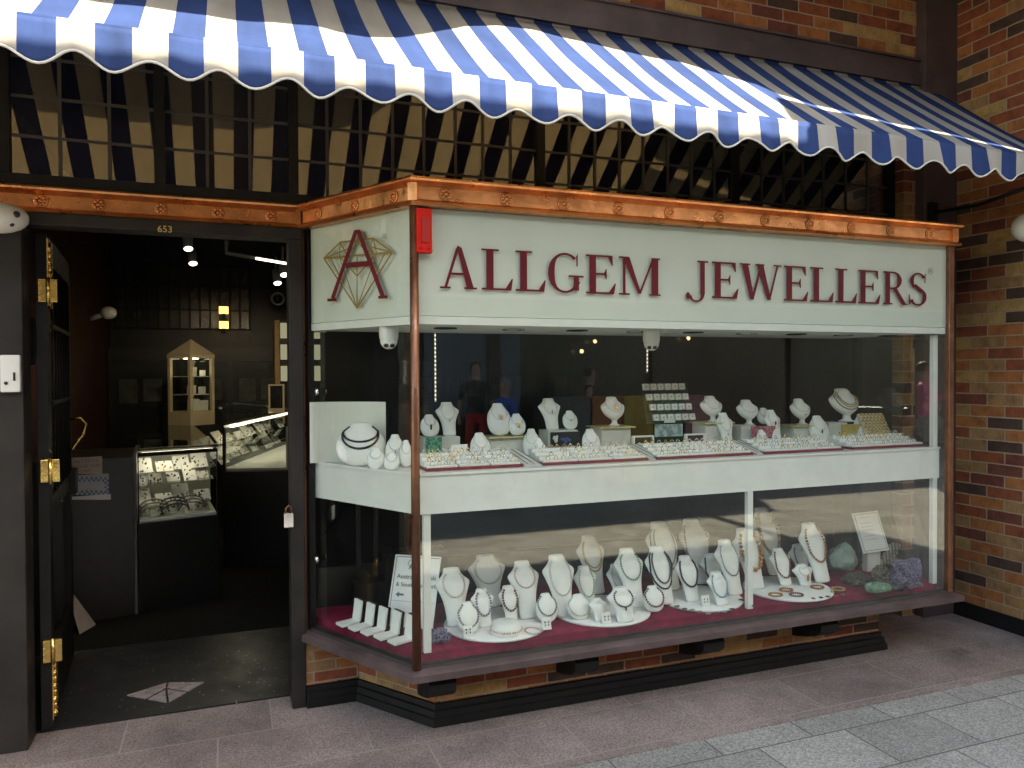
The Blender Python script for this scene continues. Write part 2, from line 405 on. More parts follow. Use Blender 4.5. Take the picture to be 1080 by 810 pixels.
# the brick wing on the right
wing = thing('corner_building', 'brick corner wall in red, tan and dark bricks standing at the right of the window', 'brick wall', (5.2, 3.2, 0))
MB().box(4.48, 6.2, 2.50, 3.95, .095, 4.19).build('brick_wall', brick_y, wing)
MB().box(4.468, 6.25, 2.48, 3.95, -.05, .095).build('plinth', black, wing)
MB().prism([(3.25, 1.05, 4.2), (9, -1.2, 4.2), (9, -.15, 4.2), (4.44, 1.50, 4.2), (3.29, 1.84, 4.2)], (0, 0, .08)).build('shade_board', eavem, wing)  # unseen board added to shade the awning's right end past a sun slit

# transom lights above the door and the bay
tw = thing('transom_window', 'long leadlight transom of small dark panes above the copper cornice', 'window', (1.5, 3.8, 2.42))
ZT0, ZT1 = 2.415, 3.44
xs_thick = [-.965+.05, -.284, .30, 1.585, 2.845, 4.07]
f = MB(); f.box(-.965, 4.095, 3.76, 3.84, ZT0, ZT0+.045)
for k, x in enumerate(xs_thick):
    w = .05 if k == 0 else .022
    f.box(x-w, x+w, 3.762, 3.838, ZT0+.047, ZT1)
f.build('window_frame', black, tw)
thin = [-.679, -.487, -.084, .103, .46, .622, .783, .944, 1.111, 1.261, 1.415, 1.759, 1.916, 2.071, 2.223, 2.386, 2.545, 2.705, 3.047, 3.211, 3.357, 3.52, 3.70, 3.88]
f = MB()
for x in thin: f.box(x-.007, x+.007, 3.781, 3.801, ZT0+.048, ZT1)
f.build('glazing_grid', mat('lead_grey', (.06, .055, .05), .45, .3), tw)
f = MB()
for z in (2.627, 2.797, 2.967, 3.137, 3.307): f.box(-.86, 4.09, 3.783, 3.799, z-.006, z+.006)
f.build('glazing_grid', MATS['lead_grey'], tw)
for a, bx in zip(xs_thick, xs_thick[1:]):
    MB().box(a+.024, bx-.024, 3.788, 3.794, ZT0+.047, ZT1).build('pane', gtran, tw)

# ------------------------------------------------------------------ awning
aw = thing('awning', 'scalloped awning with broad blue and white stripes hung over the shopfront', 'awning', (1.5, 3.65, 3.43))
XL, XR = -2.6, 4.345
Yb, Zb, Yt, Zt = 2.715, 2.668, 3.672, 3.425
def sag(t): return -.016*sin(pi*t)
NX, NYc = 140, 14
b = MB()
top = []; grid = []
for j in range(NYc+1):
    t = j/NYc; row = []
    for i in range(NX+1):
        x = XL+(XR-XL)*i/NX
        y = Yb+(Yt-Yb)*t; z = Zb+(Zt-Zb)*t+sag(t)+(.006*sin(x*5.2+t*2)+.004*sin(x*13.1-t*4)+.0025*sin(x*29+t*9))*sin(pi*t)
        row.append(b.bm.verts.new((x, y, z)))
    grid.append(row)
for j in range(NYc):
    for i in range(NX):
        q = b.bm.faces.new((grid[j][i], grid[j][i+1], grid[j+1][i+1], grid[j+1][i])); q.smooth = True
o = b.build('canopy', cloth, aw); md = o.modifiers.new('s', 'SOLIDIFY'); md.thickness = .002
# short upright frill under the beam
b = MB(); b.box(XL, XR, Yt+.003, Yt+.006, Zt-.04, Zt+.02); b.build('top_edge', cloth, aw)
# front bar wrapped in cloth
b = MB(); b.rings([[V((x, 2.694+.019*cos(a), 2.688+.017*sin(a))) for a in [2*pi*k/14 for k in range(14)]] for x in (XL, XR)]); b.build('front_bar', cloth, aw)
# valance with scalloped lower edge
b = MB(); rows = []; NV = 660
def val_bottom(x):  # troughs at the middle of the blue stripes
    ph = (x-.563-.1573)/.2098
    return 2.572+.024*(-cos(2*pi*ph))
def val_y(x, t): return 2.676-.010*t+.008*t*sin(x*19+1)+.006*t*sin(x*43+2*sin(x*3))+.004*t*sin(x*7.3)
vt = 2.690
for j in range(9):
    t = j/8
    rows.append([b.bm.verts.new((x, val_y(x, t), vt+(val_bottom(x)-vt)*t)) for x in [XL+(XR-XL)*i/NV for i in range(NV+1)]])
for j in range(8):
    for i in range(NV):
        q = b.bm.faces.new((rows[j][i], rows[j+1][i], rows[j+1][i+1], rows[j][i+1])); q.smooth = True
val = o = b.build('valance', cloth, aw); md = o.modifiers.new('s', 'SOLIDIFY'); md.thickness = .0015
b = MB(); b.tube([(x, val_y(x, 1), val_bottom(x)) for x in [XL+(XR-XL)*i/400 for i in range(401)]], .0045, 6); b.build('hem', hem, None).parent = val
def arm(x):
    b = MB(); b.tube([(x, 3.66, 2.62), (x, 3.30, 2.60), (x, 2.72, 2.672)], .012, 8); b.box(x-.03, x+.03, 3.60, 3.66, 2.56, 2.68); b.build('folding_arm', black, aw)
arm(4.25); arm(-2.2)

# ------------------------------------------------------------------ copper cornices
PROF = [(-.03, 2.292), (.030, 2.292), (.036, 2.299), (.030, 2.310), (.020, 2.314), (.012, 2.322), (.012, 2.376), (.022, 2.384), (.040, 2.394), (.044, 2.402), (.038, 2.411), (-.03, 2.411)]
ros_mesh = None
def rosette(p, n, parent):
    "small pressed flower, facing n"
    global ros_mesh
    if ros_mesh is None:
        q = MB(); q.lathe([(.0275, 0), (.0275, .004), (.023, .006), (.020, .003), (.009, .003), (.008, .009), (.004, .011), (0, .011)], n=20, axis='Y')
        for k in range(8):
            a = 2*pi*k/8; q.ball((.0165*cos(a), -.006, .0165*sin(a)), .0085 if k % 2 else .0068, 1, (1, 1.0, 1))
        q.mi = 1; q.torus((0, -.002, 0), .0265, .0020, 22, 6, 'Y'); q.lathe([(.024, .0015), (.024, .0042), (0, .0042)], n=20, axis='Y'); q.mi = 0  # darker copper for the outline ring and the disc behind the petals
        ros = q.build('rosette', [copper, copper_mat('dark_copper', (.16, .065, .03), .5, .6)], parent); ros_mesh = ros.data
    else:
        ros = bpy.data.objects.new('rosette', ros_mesh); COL.objects.link(ros); ros.parent = parent
    ang = atan2(n[0], -n[1])
    M = Matrix.Translation(V(p)) @ Matrix.Rotation(ang, 4, 'Z')
    ros.matrix_parent_inverse = Matrix.Identity(4)
    ros.matrix_local = Matrix.Identity(4)
    return ros, M
def put(ros_M, parent_obj):
    ros, M = ros_M
    base = parent_obj.parent.location if parent_obj.parent else V((0, 0, 0))
    ros.matrix_basis = M if True else M

# bay window thing
bay = thing('bay_window', 'projecting shop display window with copper frame, glass panes and brick base', 'shop window', (2.2, 3.2, 0))
door_frame = thing('door_frame', 'black timber doorway frame with a copper cornice and brass street number', 'door frame', (-.3, 3.79, 0))
PATH = [P0, P1, P2, V((3.774, 3.74))]
corn = MB().sweep(PATH, PROF).build('cornice', copper, bay)
dcorn = MB().sweep([V((-.975, 3.786)), V((.333, 3.786))], PROF).build('cornice', copper, door_frame)
b = MB()
for p, n in ((P1, (SN+V((0, -1))).normalized()), (P2, V((0, -1)))):
    mt = Matrix.Translation((p.x+n.x*.006, p.y+n.y*.006, 0)) @ Matrix.Rotation(atan2(n.x, -n.y), 4, 'Z')
    b.box(-.020, .020, -.022, .0, 2.313, 2.386, mt)
b.build('cornice_block', copper, bay)
b = MB(); b.box(-.972, -.94, 3.755, 3.775, 2.313, 2.386); b.box(.306, .330, 3.755, 3.775, 2.313, 2.386); b.build('cornice_block', copper, door_frame)
ZR = 2.349
for px, py in ((43, 209), (104, 212), (170, 217), (230, 221), (286, 225)):
    p = at(px, py, Y=3.774); put(rosette((p.x, 3.774, ZR), (0, -1), dcorn), dcorn)
for px, py in ((335.6, 222), (374, 216), (415.5, 210)):
    p = at_splay(px, py, .012); put(rosette((p.x, p.y, ZR), SN, corn), corn)
for px in (470, 534, 594, 652, 706, 759, 807, 854, 898, 939, 980):
    p = at(px, 205+(px-437)*.066, Y=3.077); put(rosette((p.x, 3.077, ZR), (0, -1), corn), corn)
# lead flat on top of the bay
MB().prism([(P0.x+.03, 3.75, 2.40), (P1.x+.02, P1.y+.035, 2.40), (P2.x-.03, P2.y+.035, 2.40), (P2.x-.03, 3.75, 2.40)], (0, 0, .008)).build('bay_roof', mat('lead_sheet', (.10, .095, .09), .5, .4), bay)

# sill, brick apron, plinth, corbels
SILL = [(-.10, .310), (.030, .310), (.050, .318), (.050, .347), (.040, .353), (.004, .361), (-.10, .361)]
MB().sweep([P0+SE*.03, P1, P2, V((3.774, 3.72))], SILL).build('sill', sillm, bay)
b = MB(); b.box(.336, .583, 3.735, 3.78, .098, .308); b.build('brick_apron', brick_a, bay)
BA, BB = V((.585, 3.735)), V((.868, 3.325))
dAB = (BB-BA).normalized(); nAB = V((dAB.y, -dAB.x))
b = MB(); b.prism([(BA.x, BA.y, .098), (BB.x, BB.y, .098), (BB.x-nAB.x*.05+.02, BB.y+.06, .098), (BA.x-nAB.x*.05, BA.y+.06, .098)], (0, 0, .2)); b.build('brick_apron', brick_s, bay)
b = MB(); b.box(.871, 3.50, 3.325, 3.385, .098, .308); b.build('brick_apron', brick_a, bay)
b = MB(); b.box(3.44, 3.498, 3.387, 3.75, .098, .308); b.build('brick_apron', brick_y, bay)
PL = [(-.05, 0), (.034, 0), (.032, .035), (.024, .040), (.022, .066), (.012, .072), (.010, .095), (-.05, .095)]
MB().sweep([V((.336, 3.735)), BA, BB, V((3.5, 3.325)), V((3.5, 3.76))], PL).build('plinth', black, bay)
for px, py in ((463, 725), (613, 698), (745, 677), (866, 659)):
    p = at(px, py, Y=3.17); q = MB()
    pts = [(.074, .298), (-.12, .298), (-.145, .272), (-.14, .235), (-.10, .205), (-.04, .185), (.03, .165), (.074, .155)]
    q.prism([(p.x-.06, 3.248+a, z) for a, z in pts], (.12, 0, 0)); q.build('corbel', black, bay)
# posts
b = MB(); b.tube([(P1.x-.004, P1.y-.006, .362), (P1.x-.004, P1.y-.006, 2.292)], .019, 14); b.build('corner_post', bronze, bay)
b = MB(); b.box(P2.x-.026, P2.x+.010, P2.y-.012, P2.y+.025, .362, 2.291, bev=.004); b.build('corner_post', bronze, bay)
mt = Matrix.Translation((P0.x, P0.y, 0)) @ Matrix.Rotation(atan2(-SE.y, -SE.x), 4, 'Z')
b = MB(); b.box(.004, .030, -.014, .020, .362, 2.291, mt, bev=.004); b.build('jamb_post', bronze, bay)
b = MB(); b.box(.030, .052, -.004, .030, .362, 2.291, mt); b.build('inner_bead', black, bay)
b = MB(); b.sweep([P0-SE*.055, P1, P2-V((.02, 0))], [(-.03, .361), (.008, .361), (.003, .373), (-.03, .373)]); b.build('glazing_bead', jambm, bay)
# panes
L = (P0-P1).length
MB().box(P1.x+.006, P2.x-.02, 3.092, 3.100, .37, 2.291).build('main_pane', gmain, bay)
ms = Matrix.Translation((P1.x, P1.y, 0)) @ Matrix.Rotation(atan2(SE.y, SE.x), 4, 'Z')
q = MB().box(.012, L-.052, .004 if False else -.012, -.004, .37, 2.291, ms); spl = q.build('splay_pane', gmain, bay)
MB().box(P2.x-.012, P2.x-.004, 3.115, 3.74, .37, 2.291).build('side_pane', gmain, bay)
MB().box(P2.x-.012, P2.x+.02, 3.742, 3.79, 0, 2.29).build('rear_post', black, bay)
for z, px, py in ((0, 334, 413), (0, 334, 590)):
    p = at_splay(px, py, .008); q = MB(); q.lathe([(.018, 0), (.018, .006), (.012, .010), (0, .010)], n=18, axis='Y')
    o = q.build('glass_stud', chrome, spl); o.matrix_basis = Matrix.Translation(p) @ Matrix.Rotation(atan2(SN.x, -SN.y), 4, 'Z')
# white soffit and floor of the display
c1 = bay_corner(.03); c2 = V((P2.x-.02, P1.y+.03))
def slab(d, yb, z0, z1, name, mt, parent, dr=.03):
    a = bay_corner(d); return MB().prism([(splay_x(d, yb), yb, z0), (a.x, a.y, z0), (P2.x-dr, a.y, z0), (P2.x-dr, yb, z0)], (0, 0, z1-z0)).build(name, mt, parent)
soff = slab(.05, 3.88, 1.812, 1.85, 'soffit', white, bay)
slab(.06, 3.95, .34, .402, 'display_floor', felt, bay)
b = MB(); b.box(.42, 3.77, 3.955, 3.98, .0, .60); b.build('back_panel', dark, bay)
for k in range(9):
    q = MB(); x = .95+k*.34; q.lathe([(.055, 1.8115), (.055, 1.806), (.04, 1.806), (.038, 1.8112)], (x, 3.42, 0), 18); q.build('downlight', chrome if k % 2 else black, soff)
# inner white uprights
def upright(x, y, z0, z1): MB().box(x-.016, x+.016, y-.012, y+.014, z0, z1, bev=.002).build('display_upright', white, bay)
upright(.785, 3.145, .404, 1.0); upright(2.45, 3.14, .404, 1.0); upright(3.705, 3.14, .404, 1.0); upright(3.705, 3.14, 1.174, 1.80)
# display shelf
shelf = thing('display_shelf', 'deep white display shelf running the full width of the window', 'shelf', (2.2, 3.5, 1.0))
slab(.035, 3.88, 1.0, 1.170, 'shelf_body', white, shelf, .045)
a = bay_corner(.032)
b = MB(); b.sweep([V((splay_x(.032, 3.8), 3.8)), a, V((3.73, a.y))], [(0, 1.164), (.004, 1.164), (.004, 1.174), (-.01, 1.174)]); b.build('shelf_edge', plast, shelf)

# ------------------------------------------------------------------ sign boards with lettering
SIGNZ0, SIGNZ1 = 1.842, 2.290
sg = thing('shop_sign', 'long white fascia sign behind the glass reading the jewellers name in maroon capitals', 'sign', (2.25, 3.11, 1.8))
MB().box(.748, 3.748, 3.1025, 3.118, SIGNZ0, 2.291).build('sign_board', signw, sg)
MB().box(.748, 3.745, 3.1015, 3.118, 1.806, 1.840).build('sign_lower_rail', white, sg)
def strokes_of(ch):
    S = []; 
    def seg(x0, y0, x1, y1, w0, w1=None):
        w1 = w0 if w1 is None else w1; S.append([(x0-w0/2, y0), (x0+w0/2, y0), (x1+w1/2, y1), (x1-w1/2, y1)])
    def bx(x0, x1, y0, y1): S.append([(x0, y0), (x1, y0), (x1, y1), (x0, y1)])
    def po(*p): S.append(list(p))
    def arc(cx, cy, rx, ry, a0, a1, th, tk, n=18, sk=0):
        for k in range(n):
            q = []
            A_ = [radians(a0+(a1-a0)*(k+e)/n) for e in (0, 1.02)]
            W = [th+(tk-th)*abs(cos(t-radians(sk)))**1.4 for t in A_]
            o_ = [(cx+rx*cos(t), cy+ry*sin(t)) for t in A_]; i_ = [(cx+(rx-w)*cos(t), cy+(ry-th if 1 else 0)*sin(t)) for t, w in zip(A_, W)]
            S.append([o_[0], o_[1], i_[1], i_[0]])
    sh = .045
    def foot(x, w, y=0): bx(x-w/2, x+w/2, y, y+sh)
    def stem(x, w, y0=0, y1=1): seg(x, y0, x, y1, w); 
    if ch == 'A':
        seg(.14, .03, .46, .98, .075, .08); seg(.79, .03, .50, 1.0, .19, .12); bx(.27, .66, .33, .385); foot(.13, .28); foot(.80, .34); po((.43, .93), (.55, .93), (.50, 1.03), (.45, 1.03))
    if ch == 'L':
        stem(.22, .175); bx(.02, .44, 1-sh, 1); bx(.02, .74, 0, .05); po((.74, 0), (.78, .29), (.75, .29), (.60, .05))
    if ch == 'E':
        stem(.20, .18); bx(.02, .74, 1-.05, 1); bx(.02, .78, 0, .05); bx(.26, .56, .49, .54); po((.74, 1), (.75, .74), (.72, .74), (.62, .95)); po((.78, 0), (.83, .28), (.80, .28), (.64, .05)); po((.56, .38), (.58, .38), (.58, .65), (.56, .65), (.50, .52))
    if ch == 'G':
        arc(.48, .5, .47, .51, 48, 322, .055, .18); bx(.72, .87, .06, .43); bx(.58, 1.0, .40, .445); po((.80, .68), (.835, .68), (.835, 1.0), (.79, .93)); arc(.48, .5, .47, .51, 322, 335, .05, .10, 3)
    if ch == 'M':
        seg(.13, .02, .13, .98, .06); seg(.87, 0, .87, 1, .165); seg(.17, 1, .50, .04, .165, .08); seg(.50, .04, .83, .98, .05, .05); foot(.13, .26); foot(.87, .28); bx(0, .24, 1-sh, 1); bx(.78, 1.0, 1-sh, 1)
    if ch == 'J':
        stem(.62, .19, .15); bx(.40, .86, 1-sh, 1); arc(.36, .16, .34, .22, 0, -165, .05, .15, 12); S.append([(.02+.09*cos(t), .10+.09*sin(t)) for t in [2*pi*k/12 for k in range(12)]])
    if ch == 'W':
        seg(.30, .0, .12, 1, .09, .155); seg(.30, 0, .50, .92, .06, .055); seg(.70, 0, .48, 1, .09, .155); seg(.70, 0, .90, .98, .05, .045); bx(0, .25, 1-sh, 1); bx(.37, .58, 1-sh, 1); bx(.80, 1.0, 1-sh, 1)
    if ch == 'R':
        stem(.20, .18); foot(.20, .38); bx(.02, .44, 1-.05, 1); bx(.24, .46, .47, .52); arc(.42, .735, .34, .265, -90, 90, .055, .17, 14); po((.40, .50), (.55, .50), (.93, .04), (.78, .0)); bx(.76, 1.0, 0, .045)
    if ch == 'S':
        arc(.45, .75, .36, .26, 25, 235, .055, .165, 14); arc(.44, .265, .40, .275, 60, -160, .055, .175, 16); po((.20, .60), (.34, .66), (.72, .46), (.58, .38)); po((.74, .70), (.775, .70), (.79, 1.0), (.75, .95)); po((.03, .33), (.065, .33), (.10, .06), (.04, .0))
    return S
def letter(ch, x0, x1, zb, h, y, mt, parent, M=None, name='letter'):
    S = strokes_of(ch); mx = max(p[0] for s_ in S for p in s_); mn = min(p[0] for s_ in S for p in s_); q = MB()
    for k, s_ in enumerate(S):
        th = .0005+.00003*k
        pts = [V((x0+(p[0]-mn)/(mx-mn)*(x1-x0), y, zb+p[1]*h)) for p in s_]
        if M is not None: pts = [M @ p for p in pts]
        nv = V((0, -th, 0)) if M is None else M.to_3x3() @ V((0, -th, 0))
        q.prism(pts, nv)
    return q.build(name, mt, parent)
zb = at(483, 304, Y=3.088).z; zt = at(483, 260.5, Y=3.088).z; zb = zb-.002
YL = 3.0905
for ch, a, c in (('A', 463.9, 503), ('L', 507.9, 541), ('L', 543.7, 575.6), ('G', 578, 615.5), ('E', 618, 649.5), ('M', 652.6, 696.7), ('J', 723.3, 747), ('E', 750.8, 778.9), ('W', 780, 824.4), ('E', 826.7, 852.5), ('L', 854.4, 879.4), ('L', 880.8, 903.9), ('E', 905, 928.6), ('R', 931.4, 957.2), ('S', 958.6, 977.2)):
    x0, x1 = at(a, 290, Y=YL).x, at(c, 290, Y=YL).x
    letter(ch, x0, x1, zb-(.012 if ch == 'J' else 0), zt-zb+(.012 if ch == 'J' else 0), YL, maroon, sg)
def regmark(c, right, up, size, parent, mt):
    text('registered_mark', 'R', size*1.25, V(c)-V(up)*size*.42, right, up, mt, parent, .0004)
    q = MB(); r_ = V(right); u2 = V(up); pts = []
    n_ = r_.cross(u2)
    for k in range(24):
        a0, a1 = 2*pi*k/24, 2*pi*(k+1)/24
        P = lambda a, r: V(c)+r_*cos(a)*r+u2*sin(a)*r+n_*.0003
        q.prism([P(a0, size*.86), P(a1, size*.86), P(a1, size*.96), P(a0, size*.96)], n_*.0006)
    q.build('registered_ring', mt, parent)
regmark(at(981.5, 286, Y=3.0895), (1, 0, 0), (0, 0, 1), .019, sg, mat('dark_print', (.05, .04, .04), .5))

ls = thing('logo_sign', 'square white sign in the angled pane with a maroon letter over a gold diamond', 'sign', (.55, 3.4, 1.8))
def splay_box(u0, u1, d0, d1, z0, z1):  # u from P1 towards the door, d depth inside
    return MB().box(u0, u1, -d1, -d0, z0, z1, ms)
splay_box(.022, L-.055, .0145, .030, SIGNZ0, 2.291).build('sign_board', signw, ls)
splay_box(.022, L-.055, .0135, .030, 1.806, 1.840).build('sign_lower_rail', white, ls)
def lp(cx, cy, off=.0065): return at_splay(300+cx/4.5, 180+cy/4.5, off)
def stroke3(q, a, b_, w, off, n=V((SN.x, SN.y, 0))):
    d = (b_-a).normalized(); s_ = d.cross(n).normalized()*(w/2)
    q.prism([a-s_, b_-s_, b_+s_, a+s_], n*off)
q = MB()
Lf, Rt, Bt, T0, T1 = (187, 416), (512, 387), (345, 652), (265, 340), (422, 321)
g1, g2, g3 = (262, 412), (345, 405), (438, 393)
gl_ = [(Lf, Rt), (Lf, T0), (T0, T1), (T1, Rt), (Lf, Bt), (Rt, Bt), (g1, Bt), (g3, Bt), (g2, Bt), (T0, g1), (T0, (300, 408)), ((300, 408), (345, 330)), ((345, 330), (395, 398)), (T1, (395, 398)), (T1, g3), (Lf, (300, 372)), (Rt, (400, 360)), ((222, 414), (270, 520)), ((478, 390), (425, 500)), ((265, 412), (345, 500)), ((345, 500), (435, 395))]
for k, (a, c) in enumerate(gl_): stroke3(q, lp(*a), lp(*c), .0078 if k < 6 else .0058, .0006+.00004*k)
q.build('gold_diamond', gold, ls)
q = MB()
for k, (a, c, w) in enumerate((((228, 608), (338, 290), .025), ((468, 598), (352, 290), .025), ((292, 450), (402, 440), .023), ((204, 614), (247, 612), .013), ((446, 601), (490, 599), .013), ((332, 290), (357, 288), .016))):
    stroke3(q, lp(*a, .0085), lp(*c, .0085), w, .0008+.0001*k)
q.build('letter', maroon, ls)
regmark(lp(474, 317), V((-SE.x, -SE.y, 0)), (0, 0, 1), .017, ls, mat('dark_print', (.05, .04, .04), .5))

# ------------------------------------------------------------------ doorway
b = MB(); b.box(-.945, -.815, 3.72, 3.86, 0, 2.238, bev=.006); b.build('jamb', jambm, door_frame)
b = MB(); b.box(.268, .334, 3.72, 3.86, 0, 2.238, bev=.006); b.build('jamb', jambm, door_frame)
b = MB(); b.box(-.945, .334, 3.728, 3.86, 2.24, 2.292, bev=.004); b.build('header', jambm, door_frame)
b = MB(); b.box(-.972, -.947, 3.735, 3.83, 0, 2.30); b.build('copper_strip', copper, door_frame)
p = at(174, 243.5, Y=3.726); text('house_number', '653', .042, (p.x, 3.7265, p.z-.006), (1, 0, 0), (0, 0, 1), mat('brass_paint', (.75, .55, .2), .35, .4), door_frame)
# door leaf: built closed along +X then swung inwards
dr = thing('entrance_door', 'black glazed shop door with brass fittings, folded back into the shop', 'door', (-.752, 3.868, .012))
dr.rotation_euler = (0, 0, radians(95))
MD = Matrix.Translation(dr.location) @ dr.rotation_euler.to_matrix().to_4x4()
def dl(q, name, mt, par=dr):
    o = q.build(name, mt, None); o.parent = par; return o
W, T_, HT = 1.04, .045, 2.215
q = MB(); q.box(0, .11, 0, T_, 0, HT, bev=.003); q.box(W-.11, W, 0, T_, 0, HT, bev=.003); q.box(.112, W-.112, .001, T_-.001, HT-.12, HT-.001); q.box(.112, W-.112, .001, T_-.001, .001, .30); q.box(.112, W-.112, .002, T_-.002, .95, 1.03); dl(q, 'door_rails', black)
dl(MB().box(.112, W-.112, .018, .026, 1.03, HT-.12), 'glass', gthin); dl(MB().box(.112, W-.112, .018, .026, .30, .95), 'glass', gthin)
q = MB()
for k in range(7): 
    x = .16+k*.12; q.tube([(x, -.004, 1.05), (x, -.004, HT-.14)], .006, 6)
q.box(.115, W-.115, -.010, .002, 1.45, 1.47); q.box(.115, W-.115, -.010, .002, 1.80, 1.82); dl(q, 'grille', black)
for z0 in (.06, HT-.30):
    q = MB()
    for k in range(9):
        a = k*.7; q.ball((.04+.045*(k % 2), -.006, z0+.03*k), .02, 1, (1, .35, 1)); q.torus((.06, -.008, z0+.03*k), .026, .006, 12, 5, 'Y')
    q.box(.004, .10, -.004, .0, z0-.02, z0+.28); dl(q, 'brass_plate', brass)
for z in (1.973-.012, 1.173-.012, .369-.012):
    q = MB(); q.box(-.012, .0, -.040, .034, z-.050, z+.050, bev=.002); q.tube([(-.018, -.005, z-.058), (-.018, -.005, z+.058)], .009, 10)
    for dz in (-.04, -.013, .013, .04): q.ball((-.014, .03, z+dz), .005, 1)
    dl(q, 'hinge', brass)
for s_ in (-1, 1):
    y0 = -.0 if s_ < 0 else T_
    pts = [(W-.06, y0, 1.335), (W-.06, y0+s_*.05, 1.345), (W-.06, y0+s_*.078, 1.31), (W-.06, y0+s_*.06, 1.25), (W-.06, y0+s_*.015, 1.18), (W-.06, y0, 1.15)]
    q = MB(); q.tube(pts, [.009, .008, .008, .008, .009, .010], 8); dl(q, 'handle', brass)
q = MB(); q.box(W-.13, W-.005, -.03, T_+.03, .92, 1.06, bev=.008); dl(q, 'lock_case', black)

lk = thing('padlock', 'small steel padlock hung on the right door jamb', 'padlock', (.258, 3.70, .93))
q = MB(); q.box(-.022, .022, -.012, .012, -.055, .015, bev=.004); q.build('lock_body', chrome, None).parent = lk
q = MB(); q.tube([(-.012, 0, .01), (-.013, 0, .035), (0, 0, .048), (.013, 0, .035), (.012, 0, .01)], .005, 8); q.build('shackle', bronze, None).parent = lk
bt = thing('door_release_box', 'white plastic call box with a slot on the left jamb', 'call box', at(12, 394, Y=3.714))
MB().box(-.036, .036, -.024, .004, -.078, .078, bev=.006).build('box_case', plast, None).parent = bt
q = MB(); q.box(.012, .020, -.0275, -.0245, -.03, .005); q.build('slot', dark, None).parent = bt
q = MB(); q.lathe([(.007, .0245), (.007, .028), (0, .028)], (-.014, 0, -.04), 12, 'Y'); q.build('button', dark, None).parent = bt

# security cameras
def turret(name, label, loc, s, yawdeg, tilt):
    t = thing(name, label, 'security camera', loc, 'white security cameras')
    q = MB(); q.lathe([(.055*s, .03*s), (.058*s, .0), (.056*s, -.045*s), (.05*s, -.06*s)], n=24); o = q.build('housing', plast, None); o.parent = t
    q = MB(); q.ball((0, 0, -.06*s), .052*s, 3); o = q.build('eyeball', plast, None); o.parent = t
    M = Matrix.Rotation(radians(yawdeg), 4, 'Z') @ Matrix.Rotation(radians(tilt), 4, 'X')
    q = MB()
    for dx in (-.018*s, .018*s): q.lathe([(.013*s, .045*s), (.013*s, .052*s), (.008*s, .054*s), (0, .054*s)], (dx, 0, 0), 14, 'Y')
    q.ball((0, -.047*s, -.024*s), .004*s, 1)
    o = q.build('lens', dark, None); o.parent = t; o.matrix_basis = Matrix.Translation((0, 0, -.06*s)) @ M
    q = MB()
    for dx in (-.018*s, .018*s): q.torus((dx, -.050*s, 0), .014*s, .002*s, 16, 5, 'Y')
    o = q.build('lens_ring', chrome, None); o.parent = t; o.matrix_basis = Matrix.Translation((0, 0, -.06*s)) @ M
    return t
p = at(410, 343, Y=3.33); turret('security_camera', 'white dome camera under the window soffit beside the copper corner post', (p.x, 3.33, 1.789), .74, -8, 38)
p = at(687, 344, Y=3.30); turret('security_camera', 'white dome camera under the middle of the window soffit', (p.x, 3.30, 1.789), .74, -25, 38)
def bullet(label, loc, d, s):
    t = thing('security_camera', label, 'security camera', loc, 'white security cameras'); d = V(d).normalized()
    q = MB(); q.tube([V((0, 0, 0)), d*.02*s, d*.10*s, d*.13*s], [.03*s, .055*s, .06*s, .052*s], 20); q.build('housing', plast, None).parent = t
    q = MB(); q.tube([d*.131*s, d*.136*s], [.046*s, .044*s], 20); q.build('lens_window', dark, None).parent = t
    q = MB(); q.tube([d*.05*s, d*.05*s+V((-.05*s, .05*s, .03*s))], .012*s, 8); q.build('bracket', plast, None).parent = t
# left: wedge dome over the door jamb
p = at(6, 233, Y=3.66)
t = thing('security_camera', 'white rounded camera with black eyes at the top of the left jamb', 'security camera', p, 'white security cameras')
q = MB(); q.ball((-.03, 0, .012), .115, 3, (1.0, .66, .56)); q.build('housing', plast, None).parent = t
for x, z, r in ((.050, .020, .014), (.032, -.022, .009), (-.015, -.034, .006)):
    q = MB(); q.ball((x, -.0755*sqrt(max(.05, 1-((x+.03)/.115)**2-((z-.012)/.064)**2))+.002, z), r, 2, (1, .7, 1)); q.build('lens', dark, None).parent = t
p = at(1083, 240, X=4.36)
t = thing('security_camera', 'white globe camera with a black eye on the right brick wall', 'security camera', p, 'white security cameras')
q = MB(); q.ball((0, 0, 0), .078, 3, (1, 1, 1.05)); q.tube([(0, 0, .02), (.1, 0, .05)], .03, 10); q.build('housing', plast, None).parent = t
q = MB(); q.lathe([(.036, .045), (.036, .066), (.026, .082), (0, .086)], (0, 0, 0), 18, 'Y'); o = q.build('lens', black, None); o.parent = t; o.matrix_basis = Matrix.Rotation(radians(-30), 4, 'Z') @ Matrix.Rotation(radians(42), 4, 'X')
p = at_splay(334, 345, -.10)
t = thing('window_sensor', 'tiny white sensor on a bracket behind the angled pane below the logo sign', 'sensor', p)
q = MB(); q.box(-.045, .045, -.012, .012, -.026, .0, bev=.004); q.build('sensor_case', plast, None).parent = t
q = MB(); q.tube([(0, 0, 0), (.01, 0, .03), (-.01, 0, .05)], .012, 8); q.build('bracket', plast, None).parent = t
# red alarm call point
pa = at(447, 243.5, Y=3.07)
t = thing('alarm_box', 'small red alarm box fixed to the glass at the top corner of the sign', 'alarm box', (pa.x, 3.083, pa.z))
MB().box(-.033, .033, -.024, .006, -.092, .092, bev=.004).build('box_case', red, None).parent = t
q = MB(); q.box(-.012, .020, -.030, -.0245, -.05, .055, bev=.003); q.build('front_plate', mat('dark_red_plastic', (.42, .018, .016), .3), None).parent = t
for x in (-.015, .018):
    q = MB(); q.ball((x, -.025, -.075), .004, 1); q.build('screw', dark, None).parent = t

